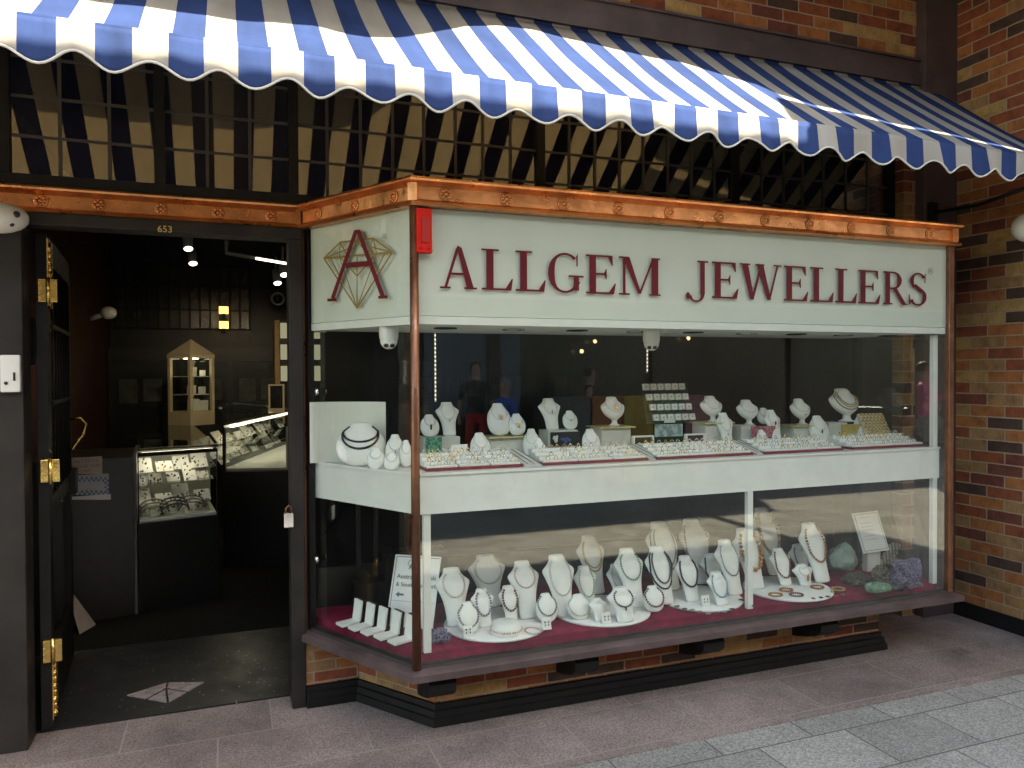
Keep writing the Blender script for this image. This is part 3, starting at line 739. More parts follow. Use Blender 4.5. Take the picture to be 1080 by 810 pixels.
# light strips hanging in the window
for px, lab in ((459, 'thin upright light strip inside the window just right of the corner post'), (682.5, 'short upright light strip hanging under the middle dome camera')):
    p = at(px, 380, Y=3.80); z0 = at(px, 424 if px < 500 else 393, Y=3.80).z
    t = thing('light_strip', lab, 'light strip', (p.x, 3.80, z0))
    MB().box(-.004, .004, -.002, .004, 0, 1.811-z0).build('strip_backing', plast, None).parent = t
    q = MB(); k = 0
    while .01+k*.022 < 1.80-z0: q.box(-.0028, .0028, -.005, -.0024, .010+k*.022, .019+k*.022); k += 1
    q.build('light_diodes', emit('diode_glow', (1, .97, .9), .22), None).parent = t

# ------------------------------------------------------------------ busts and necklaces
PROFS = {
 'tall':  [(0, .52, .20), (.02, .54, .22), (.25, .55, .26), (.42, .62, .34), (.58, .80, .40), (.69, .96, .36), (.735, 1.0, .30), (.77, .93, .28), (.82, .72, .32), (.87, .56, .36), (.92, .48, .38), (.965, .46, .36), (.99, .42, .34), (1.0, .36, .30)],
 'disc':  [(0, .35, .26), (.06, .62, .32), (.16, .84, .38), (.30, .97, .42), (.46, 1.0, .44), (.60, .95, .42), (.73, .82, .36), (.82, .62, .32), (.89, .46, .30), (.96, .40, .28), (1.0, .34, .25)],
 'stand': [(.0, .46, .46), (.035, .46, .46), (.05, .20, .20), (.20, .18, .18), (.24, .30, .26), (.31, .58, .40), (.42, .82, .50), (.56, .96, .52), (.66, 1.0, .46), (.72, .92, .42), (.78, .66, .40), (.84, .48, .40), (.93, .42, .38), (1.0, .38, .34)],
}
def prof_at(kind, t):
    P = PROFS[kind]
    for (a, w0, d0), (b_, w1, d1) in zip(P, P[1:]):
        if t <= b_: k = (t-a)/(b_-a); return w0+(w1-w0)*k, d0+(d1-d0)*k
    return P[-1][1], P[-1][2]
bust_parts = {}
def make_bust(kind, x, y, z, h, w, rot, lean, label, group, mt=None):
    q = MB(); rings = []
    key = kind
    N = 24
    for t, fw, fd in PROFS[kind]:
        ring = []; hw = w/2*fw
        for k in range(N):
            a = 2*pi*k/N; dx = hw*cos(a); dy = -w/2*fd*sin(a) if sin(a) > 0 else -w/2*fd*.35*sin(a)
            if kind == 'stand' and t < .22: dy = -w/2*fd*sin(a)
            le = lean*h*t if kind != 'stand' else lean*h*max(0, t-.2)
            ring.append(V((dx, dy+le, h*t)))
        rings.append(ring)
    q.rings(rings)
    o = q.build('necklace_bust', mt or leath); o.location = (x, y, z); o.rotation_euler = (0, 0, rot)
    md = o.modifiers.new('s', 'SUBSURF'); md.levels = md.render_levels = 1
    tag(o, label, 'jewellery bust', group); o['shape_kind'] = kind
    def surf(xl, t, off):
        fw, fd = prof_at(kind, t); hw = w/2*fw; s_ = max(-.985, min(.985, xl/hw))
        le = lean*h*t if kind != 'stand' else lean*h*max(0, t-.2)
        return V((s_*hw, -w/2*fd*sqrt(1-s_*s_)*.97+le-off, h*t))
    return o, surf
def loop_pts(surf, K, tl, th, off, n=60):
    c = tl+.58*(th-tl); hh = c-tl; pts = []
    a0 = math.asin(min(1, (th-c)/hh))
    for k in range(n+1):
        a = pi-(-a0)  + (pi-2*0+2*-a0*0)*0
        a = (pi+ -a0*-1*0) if False else None
        ang = (pi - a0) + (pi + 2*a0)*k/n    # from upper left, round the bottom, to upper right
        xx = K*cos(ang); tt = c+hh*sin(ang)
        pts.append(surf(xx, tt, off))
    return pts
def make_neck(bust, surf, w, spec, label, group):
    q = MB(); mats = []
    for style, mt, r, tl, K in spec:
        if mt not in mats: mats.append(mt)
        q.mi = mats.index(mt)
        K = K*w/2*(.60 if bust['shape_kind'] == 'tall' else .68); th = .90
        if style == 'cord': q.tube(loop_pts(surf, K, tl, th, r*1.1), r, 6)
        elif style in ('bead', 'chunk'):
            P = loop_pts(surf, K, tl, th, r, 120); L_ = 0; last = None
            for p in P:
                if last is None or (p-last).length > r*(1.9 if style == 'bead' else 1.6):
                    rr = r*(random.uniform(.75, 1.25) if style == 'chunk' else 1)
                    q.ball(p, rr, 1, (1, 1, 1) if style == 'bead' else (random.uniform(.8, 1.2), .9, random.uniform(.8, 1.2))); last = p
        elif style == 'pend':
            p = surf(0, tl, r*.8); q.ball(p, r, 2, (.62*K/(w/2)/.5, .5, 1.25))
        elif style == 'wing':   # little gold figure shape
            p = surf(0, tl, .004)
            for dx, dz, s_ in ((0, 0, 1), (.5, .5, .7), (-.45, .6, .7), (.6, -.5, .5), (-.1, 1.0, .5)): q.ball(p+V((dx*r, 0, dz*r)), r*.55*s_, 1, (1.2, .4, 1.3))
        elif style == 'line':
            q.tube([surf(0, tl, r), surf(0, tl-K/(w/2)*.2, r)], r, 6)
    o = q.build('necklace', mats); o.location = bust.location; o.rotation_euler = bust.rotation_euler
    tag(o, label, 'necklace', group)
pale = mat('pearl_beads', (.66, .60, .54), .25, 0, .1); pinkb = mat('pink_beads', (.62, .42, .36), .3, 0, .15)
greyb = mat('grey_beads', (.20, .20, .21), .3, 0, .4, 90); purp = mat('lilac_beads', (.30, .26, .36), .3, 0, .4, 90)
mixb = mat('garnet_beads', (.15, .06, .06), .3, 0, .6, 90); palegr = mat('pale_green_beads', (.45, .52, .38), .3, 0, .2)
jade = mat('jade_beads', (.18, .34, .22), .3, 0, .25); blackc = mat('black_cord', (.012, .012, .014), .5)
turq = mat('turquoise_beads', (.10, .34, .40), .35, 0, .25); darkb = mat('dark_beads', (.05, .045, .05), .3, 0, .4, 90)
amber = mat('amber_beads', (.46, .20, .025), .25, 0, .7, 55); orangeb = mat('orange_beads', (.36, .13, .035), .3, 0, .3, 80)
brownb = mat('brown_beads', (.16, .08, .04), .35, 0, .5, 90); goldb = mat('gold_beads', (.50, .33, .13), .3, .4, .3, 60)
silvd = mat('dull_silver', (.35, .34, .31), .35, .7, .3, 90); olive = mat('olive_beads', (.20, .18, .09), .35, 0, .5, 90)

ZB = .416
boards = {}
ORD = ['first', 'second', 'third', 'fourth']
for k, (cx, cy, r_, lab) in enumerate(((1.175, 3.375, .245, 'round white display board nearest the copper corner post'), (1.735, 3.375, .245, 'second round white display board from the copper corner post'),
        (2.31, 3.37, .225, 'round white display board with flat stone pendants along its front edge'), (2.86, 3.34, .235, 'round white display board with amber bracelets beside the mineral rocks'))):
    q = MB(); q.lathe([(r_-.004, .4025), (r_, .405), (r_, .412), (r_-.004, .4155)], (cx, cy, 0), 48)
    o = q.build('display_board', card); tag(o, lab, 'display board', 'round display boards')
def place_bust(row, Z, group_b, group_n, yfix=None):
    px, base, topy, wpx, kind, spec, lb, ln = row[:8]; rot = row[8] if len(row) > 8 else 0
    p = at(px, base, Z=Z) if yfix is None else at(px, base, Y=yfix)
    if yfix is not None: p.z = Z
    lean = .40 if kind == 'tall' else .30 if kind == 'disc' else .34
    h = .2
    for _ in range(6):
        h = at(px, topy, Y=p.y+lean*h*.9).z-p.z
    w = wpx/FPX*(p-CAM).dot(F)*(1.06)
    xs = p.x
    b_, surf = make_bust(kind, xs, p.y, p.z, h, w, rot, lean, lb, group_b)
    if spec: make_neck(b_, surf, w, [(a, m_, r*1.5 if a == 'chunk' else r*1.35, t_, k_) for a, m_, r, t_, k_ in spec], ln, group_n)
    return p, h, w
B1, B2, B3, B4 = ('on the corner post board', 'on the second board', 'on the pendant rimmed board', 'on the amber board')
rows = [
 (482, 660, 598, 37, 'tall', [('bead', pale, .0045, .52, 1.0)], 'tall bust with a pale pearl string, leftmost '+B1, 'pale pearl string on the leftmost tall bust by the corner post'),
 (518, 640, 584, 41, 'tall', [('bead', pale, .0048, .48, 1.1)], 'broad tall bust standing centrally at the back '+B1, 'long pale pearl string on the broad bust behind the pink bracelet stand'),
 (558, 652, 591, 35, 'tall', [('bead', pinkb, .004, .56, 1.0)], 'tall bust with a short blush string, rightmost tall one '+B1, 'short blush bead string on the tall bust above the small grey necklace'),
 (512, 661, 620, 25, 'tall', [('bead', purp, .0045, .32, 1.0)], 'narrow bust with lilac beads '+B1, 'lilac bead necklace on a narrow bust by the corner post'),
 (540, 656, 617, 24, 'tall', [('bead', mixb, .0045, .34, 1.05)], 'narrow bust with dark red beads '+B1, 'dark red bead necklace on a narrow bust behind the bracelet stand'),
 (495, 668, 634, 24, 'disc', [('bead', greyb, .004, .25, 1.25)], 'small round bust with grey beads at the front left '+B1, 'grey bead string on the small round bust at the left edge of its board'),
 (578, 656, 625, 24, 'disc', [('bead', greyb, .0038, .28, 1.2)], 'small round bust with fine grey beads at the right edge '+B1, 'fine grey bead string on the small round bust at the right edge of its board'),
 (596, 650, 584, 36, 'tall', [('bead', pale, .004, .36, 1.05)], 'tall bust with a long pale string, leftmost '+B2, 'long pale string on the tall bust at the left of the second board'),
 (630, 626, 564, 32, 'tall', [('cord', goldb, .003, .40, 1.05), ('cord', goldb, .002, .46, .95)], 'tall bust with fine gold chains, highest '+B2, 'fine gold chains on the highest bust of the second board'),
 (622, 642, 596, 26, 'tall', [('bead', palegr, .004, .30, 1.0)], 'narrow bust with pale green beads below the gold chains', 'pale green bead string below the gold chains'),
 (655, 634, 594, 23, 'tall', [('bead', pale, .0036, .40, 1.0)], 'narrow bust with a small cream string left of the jade one', 'small cream string just left of the jade necklace'),
 (671, 640, 577, 34, 'tall', [('bead', jade, .0042, .48, 1.05)], 'tall bust with a jade green necklace '+B2, 'jade green bead necklace on a tall bust'),
 (612, 653, 626, 26, 'disc', [('bead', palegr, .003, .20, 1.3)], 'small tilted round bust at the front left '+B2, 'faint green string on a small tilted bust at the front left'),
 (633, 655, 630, 20, 'tall', [], 'small bare white bust between two necklaces '+B2, ''),
 (660, 656, 618, 34, 'tall', [('bead', darkb, .0036, .48, 1.0), ('line', darkb, .003, .48, .9)], 'bust with a dark drop necklace at the front '+B2, 'dark bead necklace with a straight drop'),
 (691, 645, 617, 24, 'disc', [('bead', mixb, .0042, .25, 1.25)], 'small round bust with spaced dark beads at the right edge '+B2, 'spaced dark beads on the small round bust at the right edge'),
 (708, 622, 549, 38, 'tall', [('cord', greyb, .0028, .36, 1.0), ('cord', greyb, .0028, .30, 1.35)], 'tall bust with two long grey chains at the back left '+B3, 'two long grey chains on the tall bust behind the black cords'),
 (742, 615, 546, 38, 'tall', [('bead', greyb, .0042, .26, 1.2)], 'tall bust with a long grey bead string at the back '+B3, 'long grey bead string on the tall bust behind the turquoise necklace'),
 (703, 637, 575, 32, 'tall', [('cord', darkb, .0032, .38, 1.0), ('cord', blackc, .0034, .28, 1.3)], 'bust with a doubled dark string, leftmost '+B3, 'doubled dark string on the leftmost bust of its board'),
 (731, 634, 585, 28, 'tall', [('cord', blackc, .0036, .34, 1.15)], 'bust with a plain black cord, left of the turquoise necklace', 'plain black cord left of the turquoise necklace'),
 (756, 620, 583, 28, 'tall', [('cord', blackc, .0036, .20, 1.2)], 'bust with a heavy black cord behind the turquoise necklace', 'heavy black cord behind the turquoise necklace'),
 (776, 627, 568, 31, 'tall', [('bead', greyb, .003, .36, 1.05)], 'tall bust with a grey chain just left of the white upright', 'grey chain just left of the white upright'),
 (762, 638, 602, 26, 'tall', [('bead', turq, .0034, .26, 1.1)], 'small bust with a turquoise string '+B3, 'thin turquoise bead string on a small front bust'),
 (798, 621, 556, 36, 'tall', [('chunk', amber, .0085, .34, 1.05)], 'tall bust with chunky amber behind the white upright', 'chunky yellow and brown amber necklace'),
 (819, 606, 534, 34, 'tall', [('chunk', goldb, .0055, .28, 1.0), ('chunk', goldb, .0055, .34, 1.15)], 'tallest bust with golden ropes at the back '+B4, 'thick golden ropes on the tallest bust'),
 (829, 617, 577, 26, 'tall', [('bead', brownb, .0045, .22, 1.1)], 'narrow bust with brown beads below the golden ropes', 'brown bead string below the golden ropes'),
 (849, 607, 573, 28, 'tall', [('bead', olive, .0045, .30, 1.1)], 'small bust with olive beads left of the long orange necklace', 'olive bead string left of the long orange necklace'),
 (868, 614, 550, 34, 'tall', [('bead', orangeb, .0055, .36, 1.05)], 'tall bust with a long orange necklace, rightmost '+B4, 'long orange bead necklace on the rightmost tall bust'),
 (850, 617, 594, 26, 'tall', [('bead', silver, .0018, .5, .8), ('pend', amber, .012, .42, .5)], 'small bust with one amber drop at the front '+B4, 'thin chain with one amber drop'),
]
for r_ in rows:
    place_bust(r_, ZB, 'white busts on the round boards', 'necklaces on the round boards')

# bits lying on the boards
def small(name, label, cat, mb, mt, group=None):
    return tag(mb.build(name, mt), label, cat, group)
p = at(534, 667, Z=ZB); q = MB(); q.lathe([(.070, 0), (.075, .006), (.062, .045), (.05, .052), (0, .054)], p, 32)
small('bracelet_pedestal', 'low round white pedestal with a dished top at the front of the corner board', 'pedestal', q, leath)
q = MB()
for k in range(34): a = 2*pi*k/34; q.ball(p+V((.070*cos(a), .070*sin(a), .018)), .0062, 1)
small('bead_bracelet', 'pink bead bracelet around the low round pedestal', 'bracelet', q, pinkb)
p = at(562, 665, Z=ZB+.004); q = MB()
for k in range(22): a = 2*pi*k/22; q.ball(p+V((.034*cos(a), .045*sin(a), 0)), .0045, 1)
small('bead_bracelet', 'pale bracelet lying flat right of the low round pedestal', 'bracelet', q, pinkb)
for px, py, lab in ((494, 672, 'white earring stand below the small grey bead bust at the left'), (577, 664, 'white earring stand at the right edge of the corner board'), (640, 658, 'white earring stand at the front of the second board'), (745, 639, 'white earring stand on the board with flat pendants')):
    p = at(px, py, Z=ZB); q = MB()
    q.prism([p+V((-.022, 0, 0)), p+V((.022, 0, 0)), p+V((.022, .012, .05)), p+V((-.022, .012, .05))], (0, .004, 0)); q.box(p.x-.022, p.x+.022, p.y-.004, p.y+.03, p.z+.0005, p.z+.004)
    o = small('earring_stand', lab, 'earring stand', q, leath, 'earring stands')
    q = MB()
    for dx in (-.009, .009): q.ball(p+V((dx, .002, .034)), .004, 1, (1, .6, 1.3)); q.ball(p+V((dx, .000, .020)), .0032, 1, (1, .6, 1.6))
    small('earrings', lab.replace('white earring stand', 'pair of dark drop earrings'), 'earrings', q, darkb, 'pairs of earrings')
flat = [(714, 641), (722, 644), (730, 645), (738, 647), (747, 649), (756, 648), (764, 647), (772, 644)]
cs = [olive, darkb, jade, greyb, jade, brownb, turq, darkb]
for k, (px, py) in enumerate(flat):
    p = at(px, py-2, Z=ZB+.003); q = MB(); q.ball(p, .013, 2, (1.25, .8, .28))
    tag(q.build('flat_pendant', cs[k]), 'polished oval stone pendant lying near the front rim of its round board', 'pendant', 'flat stone pendants on the third board')
for k, (px, py) in enumerate(((781, 634), (787, 638))):
    p = at(px, py, Z=ZB+.004); q = MB(); q.tube([p+V((.028*cos(a), .035*sin(a), 0)) for a in [(-1.2+2.4*j/10) for j in range(11)]], [.001, .003, .005, .006, .007, .007, .007, .006, .005, .003, .001], 6)
    small('crescent_pendant', ('outer' if k else 'inner')+' dark crescent pendant on the board left of the amber pieces', 'pendant', q, darkb)
for px, py, mt, lab in ((818, 627, amber, 'large amber bracelet lying at the left of the amber board'), (829, 622, orangeb, 'orange bracelet lying behind the large amber one'), (840, 627, brownb, 'brown bracelet lying in the middle of the amber board'), (862, 619, orangeb, 'orange bracelet standing at the back right of the amber board'), (884, 621, goldb, 'yellow bracelet at the right rim of the amber board')):
    p = at(px, py, Z=ZB+.006); q = MB()
    for k in range(18): a = 2*pi*k/18; q.ball(p+V((.034*cos(a), .030*sin(a), 0)), .0062, 1)
    small('amber_bracelet', lab, 'bracelet', q, mt, 'bracelets on the amber board')
for px, py, mt in ((866, 630, darkb), (873, 629, brownb), (881, 628, amber), (889, 627, olive), (878, 624, goldb), (858, 631, orangeb)):
    p = at(px, py, Z=ZB+.004); q = MB(); q.ball(p, .012, 2, (.8, 1.1, .35))
    tag(q.build('amber_pendant', mt), 'small brown or amber pendant lying on the front rim of the amber board', 'pendant', 'small pendants on the amber board')

# open jewel boxes in the angled pane
for k, (px, py) in enumerate(((368, 672), (381, 676), (394, 681), (408, 686), (423, 691))):
    best = min(range(400), key=lambda i: abs(pjx(V((P1.x+SE.x*i*.002-SN.x*.092, P1.y+SE.y*i*.002-SN.y*.092, .41)))-px))
    p = V((P1.x+SE.x*best*.002-SN.x*.092, P1.y+SE.y*best*.002-SN.y*.092, .405)); q = MB(); rot = Matrix.Translation(p) @ Matrix.Rotation(radians(20), 4, 'Z')
    q.box(-.052, .040, -.033, .033, 0, .012, rot, .002); o1 = q
    M2 = rot @ Matrix.Translation((.036, 0, .010)) @ Matrix.Rotation(radians(8), 4, 'Y')
    q.box(0, .010, -.034, .034, 0, .098, M2, .002); q.mi = 1
    q.box(.0115, .024, -.036, .036, -.006, .10, M2); q.box(-.054, .042, -.036, .036, -.0025, -.0005, rot)
    o = q.build('earring_box', [card, black])
    tag(o, ['open white earring box nearest the door in the angled pane', 'second open earring box from the door in the angled pane', 'middle one of five open earring boxes in the angled pane', 'fourth open earring box from the door, under the leaning sign', 'open earring box closest to the copper corner post'][k], 'jewel box', 'open earring boxes')

# amethyst and other minerals
def rock(name, label, c, s, mt, seed, spike=.25, sub=3):
    rnd = random.Random(seed); q = MB(); q.ball((0, 0, 0), 1, sub)
    from mathutils import noise
    for v in q.bm.verts:
        n_ = noise.noise(v.co*1.3+V((seed, 0, 0)))*.35+noise.cell(v.co*4+V((seed, 0, 0)))*spike
        v.co *= 1+n_
        v.co.z = max(v.co.z, -.75)
        v.co = V((v.co.x*s[0], v.co.y*s[1], v.co.z*s[2]))
    for f_ in q.bm.faces: f_.smooth = False
    o = q.build(name, mt); o.location = V(c)+V((0, 0, .75*s[2])); return tag(o, label, 'mineral', 'mineral specimens')
def crystal(name, lo, hi, scale):
    if name in MATS: return MATS[name]
    n = NT(name); v = n.n('ShaderNodeTexVoronoi'); v.inputs['Scale'].default_value = scale; n.l(n.pos(), v.inputs[0])
    c = n.ramp(v.outputs['Color'], [(.2, lo), (.8, hi)]); n.bsdf(c, .22, 0, n.bump(v.outputs['Distance'], .9, .01), .6); MATS[name] = n.m; return n.m
ameth = crystal('amethyst', (.05, .035, .10), (.27, .24, .34), 170)
p = at(462, 676, Z=.404); rock('amethyst_cluster', 'purple amethyst cluster beside the copper corner post', p, (.05, .045, .032), ameth, 3)
p = at(955, 618, Z=.404); rock('amethyst_cluster', 'large purple amethyst geode at the right end of the window', p, (.10, .06, .085), ameth, 5)
p = at(928, 616, Z=.404); rock('brown_crystal', 'smoky brown crystal cluster between the green rock and the amethyst', p, (.07, .05, .055), crystal('smoky', (.06, .05, .035), (.20, .165, .13), 150), 8)
p = at(902, 613, Z=.404); o = rock('green_boulder', 'pale green polished rock behind the leaning price sheet', p+V((0, .10, .04)), (.095, .07, .085), mat('pale_green_stone', (.16, .22, .185), .35, 0, .35, 20), 11, .05)
p = at(904, 616, Z=.404); rock('dark_rock', 'dark rough rock under the pale green one', p, (.08, .06, .035), mat('dark_stone', (.06, .055, .045), .7, 0, .5, 40, .5), 14)
p = at(926, 624, Z=.404); rock('green_slab', 'green aventurine slab lying in front of the brown crystals', p, (.085, .035, .030), mat('aventurine', (.13, .24, .16), .4, 0, .4, 60), 21, .12)
p = at(947, 622, Z=.404); rock('dark_pebble', 'black pebble lying below the purple geode', p, (.042, .03, .026), mat('black_stone', (.03, .03, .035), .35), 23, .05)
# woven bracelets on a stand behind the rocks
for k, (px, py) in enumerate(((918, 596), (938, 592))):
    p = at(px, py, Y=3.50); q = MB()
    for j in range(6):
        for i in range(9):
            x = (i-4)*.013; z = .11-j*.024; q.mi = (i+j) % 2
            q.box(p.x+x-.006, p.x+x+.006, p.y-.03+j*.010-.05*abs(i-4)**2*.002, p.y-.022+j*.010, p.z+z-.009-abs(i-4)*.003, p.z+z+.009-abs(i-4)*.003)
    o = q.build('shell_cuff', [mat('shell_pale', (.42, .38, .30), .35, 0, .3, 40), mat('shell_grey', (.16, .15, .14), .35, 0, .4, 40)])
    tag(o, ['left shell plaque cuff leaning below the price sheet', 'right shell plaque cuff leaning below the price sheet'][k], 'cuff', 'shell cuffs')
# leaning printed sheets
grey = mat('grey_print', (.16, .16, .15), .6)
def sheet(name, label, bl, br, h, lean, fill):
    t = thing(name, label, 'notice', bl); ex = (br-bl); w = ex.length; ex = ex.normalized(); ny = V((0, 0, 1)).cross(ex).normalized()*1.0
    up = (V((0, 0, 1))+ny*lean).normalized(); n_ = ex.cross(up).normalized()
    q = MB(); q.prism([bl, br, br+up*h, bl+up*h], -n_*.006); q.build('notice_sheet', card, t)
    def P(u, v): return bl+ex*(u*w)+up*(v*h)+n_*.0012
    fill(t, P, ex, up, w, h, n_)
    return t
def bar(q, P, u0, u1, v0, v1, n_): q.prism([P(u0, v0), P(u1, v0), P(u1, v1), P(u0, v1)], n_*.0006)
def fill1(t, P, ex, up, w, h, n_):
    text('notice_text', 'A', .05, P(.40, .80), ex, up, grey, t); 
    q = MB(); stroke3(q, P(.34, .93), P(.54, .93), .0025, .0007, n_); stroke3(q, P(.30, .88), P(.44, .78), .0025, .0008, n_); stroke3(q, P(.58, .88), P(.44, .78), .0025, .0009, n_); stroke3(q, P(.30, .88), P(.34, .93), .0025, .0010, n_); stroke3(q, P(.58, .88), P(.54, .93), .0025, .0011, n_); q.build('notice_emblem', grey, t)
    text('notice_text', 'Australian Opals', .030, P(.10, .665), ex, up, grey, t, align='LEFT')
    text('notice_text', '& South Sea Pearls', .028, P(.10, .555), ex, up, grey, t, align='LEFT')
    q = MB(); bar(q, P, .19, .30, .425, .455, n_); q.prism([P(.12, .44), P(.20, .40), P(.20, .48)], n_*.0007); q.build('arrow', grey, t)
    q = MB(); q.prism([P(.03, .02), P(.05, .02), P(.05, .98), P(.03, .98)], n_*.0005); q.prism([P(.05, .35), P(.97, .35), P(.97, .355), P(.05, .355)], n_*.0006); q.prism([P(.05, .965), P(.97, .965), P(.97, .98), P(.05, .98)], n_*.0006); q.build('notice_border', mat('border_print', (.30, .29, .24), .6), t)
bl = at(406.5, 660, Z=.405); br = at(456, 664, Z=.405)
sheet('leaning_notice', 'white notice about opals and pearls with a left arrow, leaning behind the corner post', bl, br, .335, .42, fill1)
def fill2(t, P, ex, up, w, h, n_):
    q = MB(); rnd = random.Random(4)
    for v in (.86, .72, .63, .54, .40, .31): bar(q, P, .2, .2+rnd.uniform(.4, .6), v, v+.012, n_)
    q.build('faint_print', mat('faint_print', (.45, .46, .42), .6), t)
    q = MB(); 
    for a, c in (((.06, .05), (.06, .95)), ((.94, .05), (.94, .95)), ((.06, .95), (.94, .95)), ((.06, .05), (.94, .05))): stroke3(q, P(*a), P(*c), .0035, .0006+.0001*a[0], n_)
    q.build('notice_border', MATS['border_print'], t)
bl = at(911, 584, Y=3.44); br = at(938, 580, Y=3.44)
t = sheet('leaning_notice', 'pale printed sheet leaning above the minerals at the right end of the window', bl, br, .24, .40, fill2)
q = MB(); m_ = (bl+br)/2; q.box(m_.x-.05, m_.x+.05, 3.46, 3.50, .404, bl.z+.05); o = q.build('notice_support', plinthw, t)

# ------------------------------------------------------------------ things on the upper shelf
ZS = 1.171
def plinth(px, topy, wpx, y, label, top=None, bottom=ZS, dpt=.13):
    c = at(px, topy, Y=y); w = wpx/FPX*(c-CAM).dot(F)*.96; t = thing('display_plinth', label, 'display plinth', (c.x, y+dpt/2, ZS), 'plinths on the display shelf')
    MB().box(c.x-w/2, c.x+w/2, y, y+dpt, ZS, c.z-(.008 if top else 0), bev=.003).build('plinth_body', plinthw, t)
    if top: MB().box(c.x-w/2-.02, c.x+w/2+.02, y-.02, y+dpt+.02, c.z-.0075, c.z, bev=.002).build('plinth_top', top, t)
    return c.z
yellowtop = mat('gilt_edge', (.55, .50, .22), .4, .2, .1)
YP = 3.58
Zp1 = plinth(537, 460.5, 42, YP, 'low wide plinth with a gilt top under two gold pendants left of the orchid card', yellowtop)
Zp2 = plinth(594, 454, 36, YP, 'plain plinth behind the dark orchid picture')
Zp3 = plinth(650, 450, 36, YP, 'plinth with a wide gilt top just left of the ring grid', yellowtop)
Zp4 = plinth(757, 445.5, 32, YP, 'plinth with a gilt top just right of the ring grid', yellowtop)
Zp5 = plinth(790, 449, 20, YP, 'narrow plinth beside the red patterned card')
Zp6 = plinth(850, 448.5, 32, YP, 'plinth with a gilt top left of the yellow card', yellowtop)
Zp7 = plinth(884, 446, 26, YP, 'plinth behind the yellow card under the large chain bust')
Zp8 = plinth(466, 461, 42, YP+.02, 'plinth behind the green patterned card by the corner post')
def picture(px0, px1, y0, y1, Y, label, mt):
    a, c = at(px0, y1, Y=Y), at(px1, y0, Y=Y); q = MB(); q.box(a.x, c.x, Y, Y+.006, a.z, c.z)
    return tag(q.build('picture_card', mt), label, 'picture card')
def pattern(name, a, b_, scale):
    n = NT(name); c = n.ramp(n.noise(scale, 3), [(.42, a), (.56, b_)]); n.bsdf(c, .3); MATS[name] = n.m; return n.m
picture(449, 466, 461, 479, YP-.01, 'green malachite patterned card on the plinth by the corner post', pattern('malachite', (.02, .14, .09), (.16, .40, .27), 90))
q = picture(581, 612, 455, 471, YP-.012, 'dark picture card with a white and blue orchid', dark)
aa = at(593, 464, Y=YP-.014); t = MB()
for dx, dz, s_ in ((-.035, .0, 1), (-.045, .012, .8), (-.03, .016, .7)): t.ball(aa+V((dx, 0, dz)), .012*s_, 1, (1, .12, 1.3))
t.mi = 1
for dx, dz in ((.0, .004), (.015, .0), (.028, .006), (.04, -.002), (.02, -.01)): t.ball(aa+V((dx, 0, dz)), .010, 1, (1.2, .12, .9))
o = t.build('orchid_print', [card, mat('orchid_blue', (.03, .08, .32), .5)]); o.parent = q
picture(691, 720, 447, 461, YP-.03, 'small grey photograph card below the ring grid', pattern('grey_photo', (.20, .24, .24), (.42, .50, .50), 22))
picture(793, 818, 449, 462, YP-.03, 'red patterned card in front of the narrow plinth', pattern('red_pattern', (.30, .05, .08), (.50, .22, .24), 110))
picture(888, 909, 447, 460, YP-.012, 'yellow card in front of the large chain bust', mat('yellow_card', (.50, .38, .10), .5, 0, .25, 30))
picture(476, 493, 468.5, 479, 3.42, 'small white name card with blue print near the corner post', card)
gs = [('bead', silver, .0014, .5, .9)]
